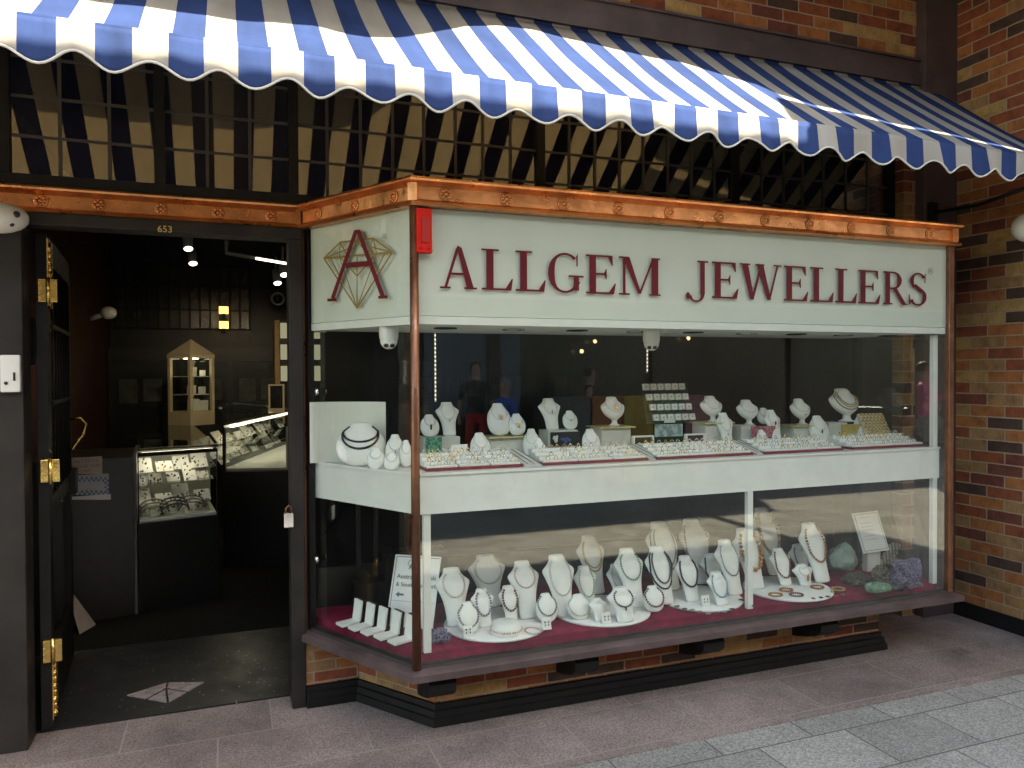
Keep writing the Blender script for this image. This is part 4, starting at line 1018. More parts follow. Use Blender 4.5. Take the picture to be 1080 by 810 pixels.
rows2 = [
 # px, base, top, w, kind, necklace, bust label, necklace label, Z, Y
 (380, 490, 445, 50, 'disc', [('cord', blackc, .0038, .42, 1.05), ('cord', blackc, .0035, .57, 1.0)], 'large bust with a doubled black necklace before the curved panel', 'doubled black necklace on the large bust before the curved panel', ZS, 3.52, .45),
 (396, 494, 472, 18, 'disc', gs, 'small tilted pendant pad beside the large black necklace', 'thin chain on the small pad beside the large black necklace', ZS, 3.38, .6),
 (417, 480, 458, 20, 'disc', gs+[('pend', silvd, .006, .45, .5)], 'round pendant bust just left of the corner post', 'fine pendant on the round bust just left of the corner post', ZS, 3.46, .3),
 (428.5, 482, 464, 13, 'disc', gs, 'smaller round pendant bust touching the corner post', 'fine chain on the smaller round bust touching the corner post', ZS, 3.40, .3),
 (413, 490, 477, 16, 'disc', gs, 'low white pendant pad in front of the two round busts left of the corner post', 'thin chain on the low pad left of the corner post', ZS, 3.32, .4),
 (454, 461, 437, 20, 'disc', [('cord', silvd, .001, .52, .8), ('pend', blackc, .009, .46, .45)], 'round bust with a black drop above the malachite card', 'black drop pendant on the round bust above the malachite card', None, YP+.05, 0),
 (474.5, 461, 424, 25, 'tall', gs+[('pend', silvd, .005, .46, .5)], 'upright bust with a fine pendant above the malachite card', 'fine pendant on the upright bust above the malachite card', None, YP+.07, 0),
 (508, 478, 456, 22, 'disc', gs+[('pend', silvd, .006, .45, .5)], 'wide round pendant bust behind the first ring tray', 'small pendant on the wide round bust behind the first ring tray', ZS, 3.46, 0),
 (528, 461, 425, 26, 'disc', gs+[('wing', goldm, .011, .56, .5)], 'larger gold pendant bust on the low wide plinth', 'gold figure pendant on the larger bust of the low wide plinth', Zp1, YP+.06, 0),
 (546, 461, 436, 18, 'disc', gs+[('wing', goldm, .009, .46, .5)], 'smaller gold pendant bust on the low wide plinth', 'gold figure pendant on the smaller bust of the low wide plinth', Zp1, YP+.04, .2),
 (561, 478, 452, 18, 'disc', gs, 'tilted white pad right of the low wide plinth', 'thin chain on the tilted pad right of the low wide plinth', ZS, 3.52, .5),
 (569, 478, 462, 14, 'disc', gs+[('pend', silvd, .005, .45, .5)], 'little round pad in front of the tilted pad', 'tiny pendant on the little round pad in front of the tilted pad', ZS, 3.42, .3),
 (583, 455, 420, 25, 'tall', gs+[('pend', silvd, .007, .58, .5)], 'upright bust with a small drop above the orchid card', 'small drop pendant on the upright bust above the orchid card', Zp2, YP+.06, 0),
 (602, 455, 433, 16, 'disc', gs+[('pend', silvd, .005, .5, .5)], 'small round bust above the right side of the orchid card', 'tiny pendant on the round bust above the orchid card', Zp2, YP+.05, .2),
 (625, 478, 452, 20, 'disc', gs+[('pend', silvd, .006, .38, .5)], 'round bust standing between the orchid card and the gilt plinth', 'dark pendant between the orchid card and the gilt plinth', ZS, 3.46, .1),
 (648, 451, 418, 27, 'stand', gs+[('wing', goldm, .010, .62, .5)], 'pedestal bust with a gold figure left of the ring grid', 'gold figure pendant left of the ring grid', Zp3, YP+.06, 0),
 (752, 446.5, 417, 26, 'stand', gs, 'pedestal bust with a plain chain right of the ring grid', 'plain fine chain right of the ring grid', Zp4, YP+.06, 0),
 (769, 465, 435, 20, 'tall', gs+[('pend', darkb, .004, .4, .5)], 'slanted white bust leaning at the plinth right of the ring grid', 'fine drop on the slanted bust right of the ring grid', ZS, YP-.06, .2),
 (790, 450, 421, 26, 'stand', gs, 'pedestal bust above the red patterned card', 'fine chain on the pedestal bust above the red card', Zp5, YP+.06, 0),
 (807, 450, 430, 16, 'disc', gs, 'slim pendant pad between the red card and the tall pad', 'thin chain between the red card and the tall pad', Zp5, YP+.06, .2),
 (821, 464, 432, 19, 'tall', gs+[('pend', red, .008, .64, .6)], 'tall pad with a red stone brooch', 'red stone brooch on the tall pad', ZS, YP-.05, .1),
 (846, 449.5, 420, 25, 'stand', gs+[('line', darkb, .003, .42, .3)], 'pedestal bust with a dark bar pendant left of the large chain bust', 'dark bar pendant left of the large chain bust', Zp6, YP+.06, 0),
 (866, 466, 438, 22, 'disc', gs+[('pend', darkb, .007, .45, .6)], 'tilted pad with a dark pendant below the large chain bust', 'dark pendant on the tilted pad below the large chain bust', ZS, YP-.04, .3),
 (893, 447, 409, 37, 'stand', [('cord', goldb, .0022, .52, .75), ('cord', goldb, .0022, .46, .9), ('cord', brownb, .0022, .38, 1.1)], 'largest pedestal bust with several gold chains on the shelf', 'several graded gold chains on the largest pedestal bust', Zp7, YP+.06, 0),
 (914, 466, 436, 24, 'disc', gs+[('pend', darkb, .007, .4, .6)], 'tilted round bust right of the yellow card', 'dark pendant right of the yellow card', ZS, YP-.02, .2),
 (806, 467, 453, 14, 'disc', gs, 'small cut-out pad in front of the red patterned card', 'thin chain in front of the red patterned card', ZS, 3.46, 0),
]
for r_ in rows2:
    *row, Z, Y, rot = r_
    place_bust(tuple(row)+(-rot*.6,), Zp8 if Z is None else Z, 'white busts on the display shelf', 'necklaces on the display shelf', Y)
# curved white panel at the left end
q = MB(); pa, pb = at(327, 491, Y=3.72), at(407, 491, Y=3.58); zt_ = at(367, 424, Y=3.66).z
pts = []
for k in range(13):
    s_ = k/12; p = pa.lerp(pb, s_); n_ = V((pb.y-pa.y, -(pb.x-pa.x), 0)).normalized(); p = p-n_*.05*(4*s_*(1-s_)); pts.append(p)
n_ = V((pb.y-pa.y, -(pb.x-pa.x), 0)).normalized()
ring0 = [V((p.x, p.y, ZS)) for p in pts]+[V((p.x, p.y, ZS))-n_*.008 for p in pts[::-1]]
q.prism(ring0, (0, 0, zt_-ZS)); tag(q.build('backing_panel', plinthw), 'curved white panel standing at the left end of the display shelf', 'display panel')
# grid of ring boxes
c0 = at(733, 457, Y=3.72)
t = thing('ring_box_board', 'black easel board holding six columns of white ring boxes', 'ring board', (c0.x-.14, 3.72, ZS))
Zg0, Zg1 = at(705, 446, Y=3.70).z, at(705, 403, Y=3.78).z
lean = Matrix.Translation((at(706, 425, Y=3.72).x, 3.70, Zg0)) @ Matrix.Rotation(radians(-16), 4, 'X')
Hh = (Zg1-Zg0)/cos(radians(16)); Ww = 56/FPX*4.05
MB().box(-Ww/2-.02, Ww/2+.005, .0, .008, 0, Hh, lean).build('board_back', black, t)
q = MB(); q.box(-Ww/2+.05, Ww/2-.05, .03, .06, ZS-Zg0, .10, Matrix.Translation((at(706, 425, Y=3.72).x, 3.70, Zg0))); q.build('easel_leg', black, t)
for j in range(4):
    for i in range(6):
        x = -Ww/2+Ww*(i+.5)/6-(.010*(3-j)-.012)*-1*0; z = Hh*(j+.5)/4
        sh = -.012*(j-1.5)
        q = MB(); q.box(x+sh-.019, x+sh+.019, -.016, -.001, z-.018, z+.018, lean, .002); q.mi = 1; q.ball(lean @ V((x+sh, -.016, z)), .0065, 1, (1, .5, .7)); q.build('ring_box', [card, silvd], t)
p = at(706, 443.5, Y=3.69); MB().box(p.x-.035, p.x+.035, 3.685, 3.691, p.z-.012, p.z+.012).build('price_card', card, t)
# small black framed displays either side of the photograph card
for px, lab in ((680, 'small black tray with white bow earrings left of the grey photograph card'), (735, 'small black tray of rings right of the grey photograph card')):
    c = at(px, 466, Y=3.48); t = thing('jewel_tray', lab, 'jewel tray', (c.x, 3.48, ZS), 'small framed trays')
    MB().box(c.x-.055, c.x+.055, 3.50, 3.51, ZS+.02, ZS+.085).build('tray_back', dark, t)
    q = MB()
    for x0, x1, z0, z1 in ((-.062, .062, .0, .02), (-.062, .062, .085, .093), (-.062, -.054, .02, .085), (.054, .062, .02, .085)): q.box(c.x+x0, c.x+x1, 3.488, 3.512, ZS+z0+.0005, ZS+z1)
    q.build('tray_frame', card, t)
    q = MB()
    for dx in (-.025, -.01, .01, .025): q.ball((c.x+dx, 3.493, ZS+.045+(.004 if abs(dx) > .02 else 0)), .011, 1, (1.2, .5, .8))
    q.build('earrings', [card if px < 700 else goldb], t)
# gold mesh bracelet board
p = at(930, 464, Y=3.50)
t = thing('bracelet_board', 'leaning board of woven gold bracelets at the right end of the shelf', 'bracelet board', (p.x, 3.5, ZS))
lean = Matrix.Translation((p.x, 3.50, ZS)) @ Matrix.Rotation(radians(-28), 4, 'X')
MB().box(-.10, .10, 0, .008, 0, .19, lean).build('board_back', cream, t)
q = MB()
for i in range(7):
    for j in range(9):
        x = -.085+i*.028+(.014 if j % 2 else 0); z = .015+j*.02
        if x < .09: q.tube([lean @ V((x-.010, -.004, z)), lean @ V((x, -.008, z+.010)), lean @ V((x+.010, -.004, z))], .0032, 5)
q.build('bracelet_weave', goldm, t)
# ring trays along the front
ring_mesh = {}
def ring_master(mt, key):
    q = MB(); q.torus((0, 0, 0), .0095, .0019, 14, 5, 'Y'); q.mi = 1; q.ball((0, 0, .011), .0042, 1, (1.1, 1, .8)); o = q.build('ring', [mt, key]); me = o.data; bpy.data.objects.remove(o); return me
RM = [ring_master(goldm, silver), ring_master(goldm, darkb), ring_master(silver, silver), ring_master(goldm, silver), ring_master(silver, darkb), ring_master(silver, silver)]
trays = [(418, 552, 'first', 3.20), (573, 684, 'second', 3.20), (694, 795, 'third', 3.20), (807, 890, 'fourth', 3.20), (900, 976, 'fifth', 3.20)]
for k, (a, c, nm, y) in enumerate(trays):
    x0, x1 = at(a, 488, Y=y).x, at(c, 480, Y=y).x
    if k == 0: x0 = .80
    nmL = ['leftmost', 'second from left', 'middle', 'second from right', 'rightmost'][k]
    t = thing('ring_tray', nmL+' crimson edged tray of white ring pads along the shelf front', 'ring tray', ((x0+x1)/2, y+.1, ZS), 'ring trays')
    q = MB(); q.box(x0, x1, y, y+.21, ZS+.0005, ZS+.012); q.build('tray_base', redtrim, t)
    npad = 3
    for i in range(npad):
        a0 = x0+.004+(x1-x0-.008)*i/npad; a1 = x0+.004+(x1-x0-.008)*(i+1)/npad-.006
        q = MB()
        for s_ in range(4):
            ys = y+.008+s_*.048; zs = ZS+.013+s_*.013
            q.box(a0, a1, ys, ys+.046, ZS+.0125, zs+.010, bev=.003)
        q.build('ring_pad', leath, t)
    nr = 14
    for s_ in range(4):
        for i in range(nr):
            if random.random() < .08: continue
            xr = x0+.02+(x1-x0-.04)*(i+.5)/nr+random.uniform(-.004, .004)
            o = bpy.data.objects.new('ring', random.choice(RM)); COL.objects.link(o)
            o.location = (xr, y+.008+s_*.048+.023, ZS+.013+s_*.013+.010+.0058); o.rotation_euler = (radians(random.uniform(-18, 0)), 0, radians(random.uniform(-25, 25)))
            tag(o, 'small ring standing in the white pads of the '+nmL+' ring tray', 'ring', 'rings in the '+nmL+' tray')
for k, (px, lab) in enumerate(((560, 'slanted white bracelet strips between the leftmost and second ring trays'), (690, 'slanted white bracelet strips between the second and middle ring trays'), (801, 'slanted white bracelet strips right of the middle ring tray'))):
    p = at(px, 489-k*5, Y=3.24); q = MB()
    for j in range(3):
        x = p.x-.03+j*.028; q.prism([(x, 3.215, ZS+.0005), (x+.020, 3.215, ZS+.0005), (x-.03, 3.40, ZS+.055), (x-.05, 3.40, ZS+.055)], (0, .004, .004))
    o = q.build('bracelet_strip', leath); tag(o, lab, 'bracelet strip', 'bracelet strips')
    q = MB()
    for j in range(3):
        x = p.x-.02+j*.028; q.tube([(x, 3.213, ZS+.008), (x-.046, 3.396, ZS+.062)], .0022, 5)
    tag(q.build('bracelet', silvd), lab.replace('slanted white bracelet strips', 'thin silver bracelets laid out'), 'bracelet', 'silver bracelets')
# black stand seen low through the angled pane
t = thing('black_stand', 'black metal stand with thin uprights behind the leaning notice', 'stand', (.80, 3.86, .404))
q = MB(); 
q.box(.60, .62, 3.86, 3.88, .56, .998); q.build('upright', black, t)
for x in (.70, .86): MB().box(x-.010, x+.010, 3.86, 3.88, .56, .998).build('upright', black, t)
MB().box(.74, 1.06, 3.80, 3.93, .404, .68).build('stand_base', black, t); MB().box(.58, .735, 3.80, 3.93, .404, .54).build('stand_foot', black, t)
# round tag on the black stones: little crimson marks left on the shelf front

# ------------------------------------------------------------------ inside the shop
led = emit('case_light', (1, .98, .92), 1.7)
casein = mat('case_lining', (.62, .66, .60), .6, 0, .1)
def counter(name, label, A_, B_, depth_v, zt, zg0, zg1, g0, face_mt):
    "counter whose front runs A->B, with a lit glass case between zg0 and zg1"
    A_, B_ = V((*A_, 0)), V((*B_, 0)); d = V((*depth_v, 0)); t = thing(name, label, 'counter', (A_+B_)/2)
    ex = (B_-A_).normalized(); n_ = V((ex.y, -ex.x, 0))
    def blk(nm, mt, z0, z1, ins=0, s0=0, s1=1, e0=0, e1=1):
        a = A_+(B_-A_)*s0+d*e0-n_*ins; b_ = A_+(B_-A_)*s1+d*e0-n_*ins; c = A_+(B_-A_)*s1+d*e1; f_ = A_+(B_-A_)*s0+d*e1
        return MB().prism([V((p.x, p.y, z0)) for p in (a, b_, c, f_)], (0, 0, z1-z0)).build(nm, mt, t)
    blk('counter_base', face_mt, .008, zg0)
    blk('case_floor', casein, zg0+.002, zg0+.02, .012, .02, .98, .004, .95)
    blk('case_back', casein, zg0+.022, zt-.03, 0, .02, .98, .5/max(d.length, .5), .55/max(d.length, .5))
    blk('glass_front', gthin, zg0+.022, zt-.03, 0, .02, .98, 0, .006/d.length)
    blk('glass_top', gthin, zt-.012, zt, 0, 0, 1, 0, 1)
    blk('rim', black, zt-.040, zt-.013, 0, 0, 1, 0, .012/d.length); blk('rim', black, zt+.001, zt+.006, 0, 0, 1, 0, .075/d.length)
    blk('rim', black, zg0+.001, zt-.029, .0, 0, .015, 0, .02/d.length); blk('rim', black, zg0+.001, zt-.029, .0, .985, 1, 0, .02/d.length)
    blk('glass_shelf', gthin, (zg0+zt)/2, (zg0+zt)/2+.006, .03, .03, .97, .01, .30/d.length)
    blk('light_bar', led, zt-.034, zt-.016, 0, .05, .95, .022/d.length, .05/d.length)
    rnd = random.Random(int(A_.y*100))
    return t, A_, B_, d, ex, n_
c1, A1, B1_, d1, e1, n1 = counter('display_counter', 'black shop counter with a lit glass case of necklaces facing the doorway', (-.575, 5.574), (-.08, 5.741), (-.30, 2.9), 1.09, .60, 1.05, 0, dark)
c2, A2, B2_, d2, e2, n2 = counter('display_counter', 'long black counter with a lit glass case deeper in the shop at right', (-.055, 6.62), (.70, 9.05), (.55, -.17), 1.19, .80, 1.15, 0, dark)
t = thing('staff_counter', 'plain charcoal counter end panel left of the lit case', 'counter', (-.8, 5.55, 0))
MB().prism([(-1.24, 5.43, .008), (-.60, 5.55, .008), (-.66, 6.3, .008), (-1.24, 6.3, .008)], (0, 0, 1.045)).build('counter_panel', charcoal, t)
MB().prism([(-.597, 5.55, .008), (-.580, 5.56, .008), (-.62, 6.2, .008), (-.65, 6.2, .008)], (0, 0, 1.07)).build('edge_trim', mat('steel_trim', (.25, .25, .25), .35, .6), t)
def on_front(px, py, off): # point just in front of the staff panel
    ex = V((.64, .12, 0)).normalized(); n_ = V((ex.y, -ex.x, 0)); o = V((-1.24, 5.43, 0))+n_*off; d = ray(px, py); k = ((o-CAM).dot(n_))/d.dot(n_); return CAM+d*k
exs = V((.64, .12, 0)).normalized(); ns = V((exs.y, -exs.x, 0))
def panel(name, label, cat, px0, px1, py0, py1, mt, off=.004):
    a, b_ = on_front(px0, py1, off), on_front(px1, py1, off); z1 = on_front((px0+px1)/2, py0, off).z
    q = MB(); q.prism([a, b_, V((b_.x, b_.y, z1)), V((a.x, a.y, z1))], -ns*.003); o = q.build(name, mt); tag(o, label, cat); return o, a, b_, z1
o, a, b_, z1 = panel('staff_notice', 'cream notice on the charcoal counter asking only staff to pass', 'notice', 60, 108, 482.5, 500, mat('cream_paper', (.55, .47, .42), .6))
for k, s_ in enumerate(('ONLY STAFF', 'BEYOND THIS', 'POINT')):
    c = on_front(89, 488+k*5.2, .0075); tt = text('notice_text', s_, .027, c, exs, (0, 0, 1), mat('pink_print', (.30, .16, .16), .6), None); tt.parent = o
o, a, b_, z1 = panel('chequered_notice', 'white notice edged with blue checks below the cream staff notice', 'notice', 60, 115, 501, 522, mat('pale_paper', (.50, .50, .52), .6))
q = MB(); wv = b_-a; hN = z1-a.z; nx = 22
for i in range(nx):
    for j in range(8):
        edge = j < 2 or j > 5 or i >= nx-2 or i < 2
        if edge and (i+j) % 2:
            p0 = a+wv*(i/nx)+V((0, 0, hN*j/8))+ns*.0005; q.prism([p0, p0+wv/nx, p0+wv/nx+V((0, 0, hN/8)), p0+V((0, 0, hN/8))], ns*.0008)
qq = q.build('blue_checks', mat('check_blue', (.10, .22, .38), .6)); qq.parent = o
o, a, b_, z1 = panel('notice_ledge', 'thin white strip under the blue chequered notice', 'ledge', 60, 117, 523, 527, plast, .02)

def clutter(A_, ex, n_, dv, L_, zs, seed, lab, grp, nmax=9):
    rnd = random.Random(seed)
    for z, cnt in zs:
        for k in range(cnt):
            u = L_*(k+.5)/cnt; dd = rnd.uniform(.08, .2); p = A_+ex*u-n_*dd+V((0, 0, z))
            t_ = rnd.random()
            q = MB(); w = L_/cnt*.42
            hh = rnd.uniform(.05, .09)
            M_ = Matrix.Translation(p) @ Matrix.Rotation(atan2(ex.y, ex.x), 4, 'Z') @ Matrix.Rotation(radians(-35), 4, 'X')
            q.box(-w, w, 0, .008, 0, hh*1.6, M_, .002); q.mi = 1
            for i in range(10): q.ball(M_ @ V((rnd.uniform(-w, w)*.85, -.004, rnd.uniform(.1, 1.5)*hh)), rnd.uniform(.004, .009), 1, (1, .6, 1))
            o = q.build('jewellery_pad', [card, rnd.choice([darkb, goldm, silvd, olive])]); tag(o, lab, 'jewellery pad', grp)
clutter(A1, e1, n1, d1, .52, ((.622, 5), (.70, 4), (.852, 5), (.93, 4)), 5, 'white jewellery pad inside the lit case facing the doorway', 'pads in the front counter case')
clutter(A2, e2, n2, d2, 2.5, ((.822, 9), (.90, 8), (1.0, 10)), 9, 'white jewellery pad inside the long lit case at right', 'pads in the long counter case')
for k, (u, mt) in enumerate(((.12, silvd), (.25, darkb), (.36, greyb))):
    p = A1+e1*u-n1*.05+V((0, 0, .625)); q = MB()
    for j in range(3): q.tube([p+e1*(.09*cos(a))+V((0, 0, .03+.05*sin(a)+.02*j))-n1*(.02*j) for a in [pi*i/12 for i in range(13)]], .006, 6)
    tag(q.build('coiled_necklace', mt), ['pale', 'dark', 'grey'][k]+' coiled necklace on the floor of the lit case facing the doorway', 'necklace')
# glass showcase tower
cx, cy, zt0 = -.355, 8.25, 1.092; w = .185
t = thing('showcase_tower', 'cream framed glass showcase with a pyramid roof standing on the counter', 'showcase', (cx, cy, zt0))
rt = Matrix.Translation((cx, cy, zt0)) @ Matrix.Rotation(radians(45), 4, 'Z'); w2 = w*.74
q = MB()
for sx in (-1, 1):
    for sy in (-1, 1): q.box(sx*w2-.016, sx*w2+.016, sy*w2-.016, sy*w2+.016, .14, .67, rt)
q.box(-w2-.016, w2+.016, -w2-.016, w2+.016, 0, .139, rt); q.box(-w2-.02, w2+.02, -w2-.02, w2+.02, .671, .70, rt); q.build('showcase_frame', cream, t)
q = MB(); q.prism([rt @ V((x*(w2+.02), y*(w2+.02), .701)) for x, y in ((-1, -1), (1, -1), (1, 1), (-1, 1))], (0, 0, .004))
top_ = rt @ V((0, 0, .86)); bs = [rt @ V((x*(w2+.02), y*(w2+.02), .706)) for x, y in ((-1, -1), (1, -1), (1, 1), (-1, 1))]
for i in range(4): q.face([bs[i], bs[(i+1) % 4], top_])
q.face(bs[::-1]); q.build('pyramid_roof', cream, t)
for z in (.30, .48): MB().box(-w2+.02, w2-.02, -w2+.02, w2-.02, z, z+.008, rt).build('glass_shelf', casein, t)
q = MB()
for s_ in (-1, 1): q.box(-w2+.017, w2-.017, s_*w2-.003, s_*w2+.003, .14, .67, rt); q.box(s_*w2-.003, s_*w2+.003, -w2+.017, w2-.017, .14, .67, rt)
q.build('glass', gthin, t)
MB().box(-.05, .05, -.05, .05, .660, .668, rt).build('lamp', emit('tower_lamp', (1, .93, .78), 1.6), t)
for k, (dx, dz, s_) in enumerate(((-.08, .309, .06), (.05, .309, .05), (-.07, .489, .06), (.06, .489, .04), (-.06, .141, .08), (.06, .141, .07))):
    p = rt @ V((dx, -.09, dz)); q = MB(); M_ = Matrix.Translation(p) @ Matrix.Rotation(radians(-30), 4, 'X'); q.box(-s_*.7, s_*.7, 0, .01, 0, s_*1.7, M_, .002)
    tag(q.build('jewellery_pad', card), 'white jewellery pad on a shelf of the pyramid roofed showcase', 'jewellery pad', 'pads in the showcase tower')
# wall cases at the back
t = thing('wall_cabinet', 'tall wall cabinet with pale wood edge glowing at the right of the shop', 'cabinet', (.53, 8.7, 1.3))
a, c = at(290, 405, Y=8.7), at(306, 338, Y=8.7)
MB().box(a.x, a.x+.05, 8.66, 8.9, a.z, c.z).build('cabinet_edge', mat('pale_wood', (.45, .28, .10), .5), t)
MB().box(a.x+.052, a.x+1.4, 8.86, 8.9, a.z-.3, c.z).build('cabinet_back', dark, t)
for k in range(3):
    z = a.z+.03+k*.24; MB().box(a.x+.07, a.x+.5, 8.80, 8.85, z, z+.17).build('lit_panel', emit('cabinet_glow', (.85, .9, .72), .05), t)
t = thing('wall_cabinets', 'row of dark glass fronted cabinets along the back wall of the shop', 'cabinet', (-.3, 9.5, 0))
MB().box(-1.24, 4.4, 9.3, 9.59, 0, 1.9).build('cabinet_body', dark, t)
for k in range(9):
    x = -1.2+k*.62; MB().box(x, x+.56, 9.285, 9.297, .95, 1.75).build('glass_door', gthin, t)
    q = MB(); q.box(x+.07, x+.25, 9.270, 9.283, 1.28, 1.55); q.box(x+.31, x+.5, 9.270, 9.283, 1.30, 1.55); q.build('stock_board', mat('dim_boards', (.07, .075, .07), .6, 0, .4), t)
# leadlight in the back wall with a lamp glowing behind
t = thing('leadlight_window', 'dark leaded window high on the back wall of the shop', 'window', (-.5, 9.58, 2.1))
MB().box(-1.19, .25, 9.575, 9.59, 2.13, 2.86).build('pane', mat('dim_glass', (.045, .045, .038), .25, 0, .6, 3), t)
q = MB()
for i in range(14): q.box(-1.19+i*.11-.010, -1.19+i*.11+.010, 9.555, 9.572, 2.13, 2.86)
for z in (2.13, 2.35, 2.62, 2.86): q.box(-1.2, .26, 9.553, 9.5705, z-.008, z+.008)
q.build('glazing_bars', black, t)
p = at(236, 336, Y=9.3); t = thing('wall_lamp', 'small amber wall lamp glowing on the back wall of the shop', 'lamp', (p.x, 9.35, p.z))
for dz in (-.11, .06): MB().box(-.05, .05, -.03, .03, dz, dz+.08).build('lamp_shade', emit('amber_glow', (1, .55, .16), .55), None).parent = t
MB().box(-.02, .02, -.02, .20, -.14, .16).build('lamp_bracket', black, None).parent = t
p = at(293, 315, Y=8.6); t = thing('wall_clock', 'round dark disc with a pale rim high in the shop', 'clock', p)
q = MB(); q.torus((0, 0, 0), .062, .012, 28, 8, 'Y'); q.build('clock_rim', mat('pale_grey', (.30, .30, .29), .5), None).parent = t
q = MB(); q.lathe([(.058, 0), (.058, -.02), (0, -.02)], n=24, axis='Y'); q.build('clock_face', dark, None).parent = t
t = thing('table_mirror', 'small cream framed mirror standing on the long counter', 'mirror', (.46, 8.2, 1.192))
q = MB(); p = at(296, 437, Y=8.2)
for x0, x1, z0, z1 in ((-.08, .08, 0, .05), (-.08, .08, .285, .30), (-.08, -.062, .05, .285), (.062, .08, .05, .285)): q.box(x0, x1, -.01, .012, z0, z1)
o = q.build('mirror_frame', cream, None); o.parent = t
MB().box(-.06, .06, -.004, .004, .052, .283).build('mirror_glass', mat('mirror_dark', (.05, .05, .05), .1, .6), None).parent = t
# wall bits at the left
p = at(75, 361, Y=5.6); t = thing('wall_speaker', 'dark framed speaker on the maroon wall just past the door', 'speaker', (-1.235, 5.6, p.z)); 
MB().box(0, .10, -.12, .12, -.15, .15).build('speaker_case', mat('speaker_grey', (.10, .10, .10), .5), None).parent = t; MB().box(.102, .108, -.10, .10, -.13, .13).build('speaker_grille', dark, None).parent = t
p = at(88, 344, Y=6.0); MBo = MB().box(-1.248, -1.13, 5.97, 6.03, p.z-.045, p.z+.045, bev=.006).build('alarm_sensor', plast); tag(MBo, 'small pale sensor box on the maroon wall above the speaker', 'sensor')
p = at(117, 330, Y=7.4); q = MB(); q.ball((-.02, 0, 0), .066, 3, (1, .9, .85)); q.tube([(-.02, 0, 0), (-.16, .02, -.05)], .022, 8); o = q.build('security_camera', plast); o.location = p; tag(o, 'white dome camera on the maroon wall inside the shop', 'security camera', 'white security cameras')
# folded white paper bag by the counter
a, c, e = at(69, 617, Y=5.35), at(101, 658, Z=.008), at(68, 661, Z=.008); c.y = min(c.y, 5.40); q = MB()
q.prism([a, c, e+V((0, 0, 0))], V((0, .03, 0))); q.face([a+V((0, -.001, 0)), c+V((0, -.001, 0)), V((c.x-.06, c.y-.16, .01))]); o = q.build('paper_flap', mat('cream_paper', (.55, .47, .42), .6)); tag(o, 'folded cream paper flap standing on the floor against the staff counter', 'paper')
# track lights
def spot(px, py, Y, label, tilt):
    p = at(px, py, Y=Y); t = thing('ceiling_spotlight', label, 'spotlight', p, 'ceiling spotlights')
    d = V((tilt, -.45, -1)).normalized(); q = MB(); q.tube([-d*.07, d*.05], [.034, .036], 16); q.tube([-d*.06, -d*.06+V((0, 0, .13))], .010, 8); q.build('lamp_can', mat('pale_grey', (.30, .30, .29), .5), None).parent = t
    q = MB(); q.tube([d*.051, d*.056], [.030, .028], 16); q.build('bulb', emit('spot_glow', (1, .96, .88), 1.2), None).parent = t
def beam(loc, aim, e):
    d = bpy.data.lights.new('spot_beam', 'SPOT'); d.energy = e; d.spot_size = radians(85); d.spot_blend = .6; d.color = (1, .88, .70); d.shadow_soft_size = .04
    o = bpy.data.objects.new('spot_beam', d); COL.objects.link(o); o.location = loc; o.rotation_euler = (V(aim)-V(loc)).to_track_quat('-Z', 'Y').to_euler()
for px, py, Y, aim in ((203, 276, 6.4, (-.4, 8.0, 1.2)), (292, 298, 6.5, (.3, 8.4, 1.0)), (198, 262, 5.9, (-.9, 6.2, 1.2))): beam(at(px, py, Y=Y)-V((0, .0, .03)), aim, 2.6)
spot(198, 256, 6.0, 'left one of two spotlights hung just inside the doorway', .1); spot(203, 272, 6.5, 'lower spotlight just right of the leftmost one', .1)
spot(292, 293, 6.6, 'lower spotlight at the right end of the ceiling track', .1); spot(299, 284, 6.3, 'upper spotlight at the right end of the ceiling track', .1)
p0, p1 = at(239, 254, Y=5.6), at(239, 267, Y=5.6); p2 = at(310, 279, Y=5.2)
t = thing('light_track', 'pale ceiling light track with a glowing tube near the doorway head', 'light track', p1)
q = MB(); q.tube([p0, p1, p2], .014, 8); q.build('track_rail', MATS['pale_grey'], t)
q = MB(); q.tube([p1.lerp(p2, .45)+V((0, -.016, -.004)), p1.lerp(p2, .95)+V((0, -.016, -.004))], .008, 8); q.build('light_tube', emit('tube_glow', (1, .98, .95), .7), t)

# ------------------------------------------------------------------ the street behind the camera
opp = thing('opposite_shops', 'row of dark shopfronts with a cream upper wall across the lane', 'building', (2, -5.6, 0))
MB().box(-14, 34, -9, -5.3, 0, .45).build('stall_riser', mat('dark_tile', (.03, .03, .032), .3), opp)
for k in range(11):
    x = -14+k*3; MB().box(x+.1, x+2.9, -5.42, -5.36, .45, 2.7).build('shop_glass', mat('dim_shop_glass_'+'abcd'[k % 4], ((.02, .022, .026), (.05, .035, .025), (.015, .02, .018), (.04, .03, .03))[k % 4], .25, 0, .5, 1.5), opp)
    MB().box(x-.1, x+.1, -5.45, -5.28, .45, 2.7).build('shop_pier', mat('shop_timber', (.05, .03, .022), .5), opp)
MB().box(-14, 34, -9, -5.32, 2.7, 2.85).build('upper_wall', mat('opposite_render', (.38, .34, .29), .8, 0, .25, 2), opp)
MB().box(-14, 34, -14, -9.02, 0, 7.5).build('upper_storey', mat('opposite_brick', (.22, .13, .09), .8, 0, .3, 2), opp)
MB().box(-14, 34, -5.31, -5.25, 2.30, 2.80).build('fascia', mat('opposite_fascia', (.03, .06, .045), .5), opp)
lane = thing('lane_shade_panel', 'unseen flat board added high over the lane to shade the shopfront', 'canopy', (3.5, -1.4, 0))  # unseen board added to keep direct sun off the pavement and window
MB().box(2.3, 10.2, -7.7, -2.98, 8.0, 8.12).build('shade_panel', mat('shade_board', (.55, .53, .48), .7, 0, .1, 2), lane)
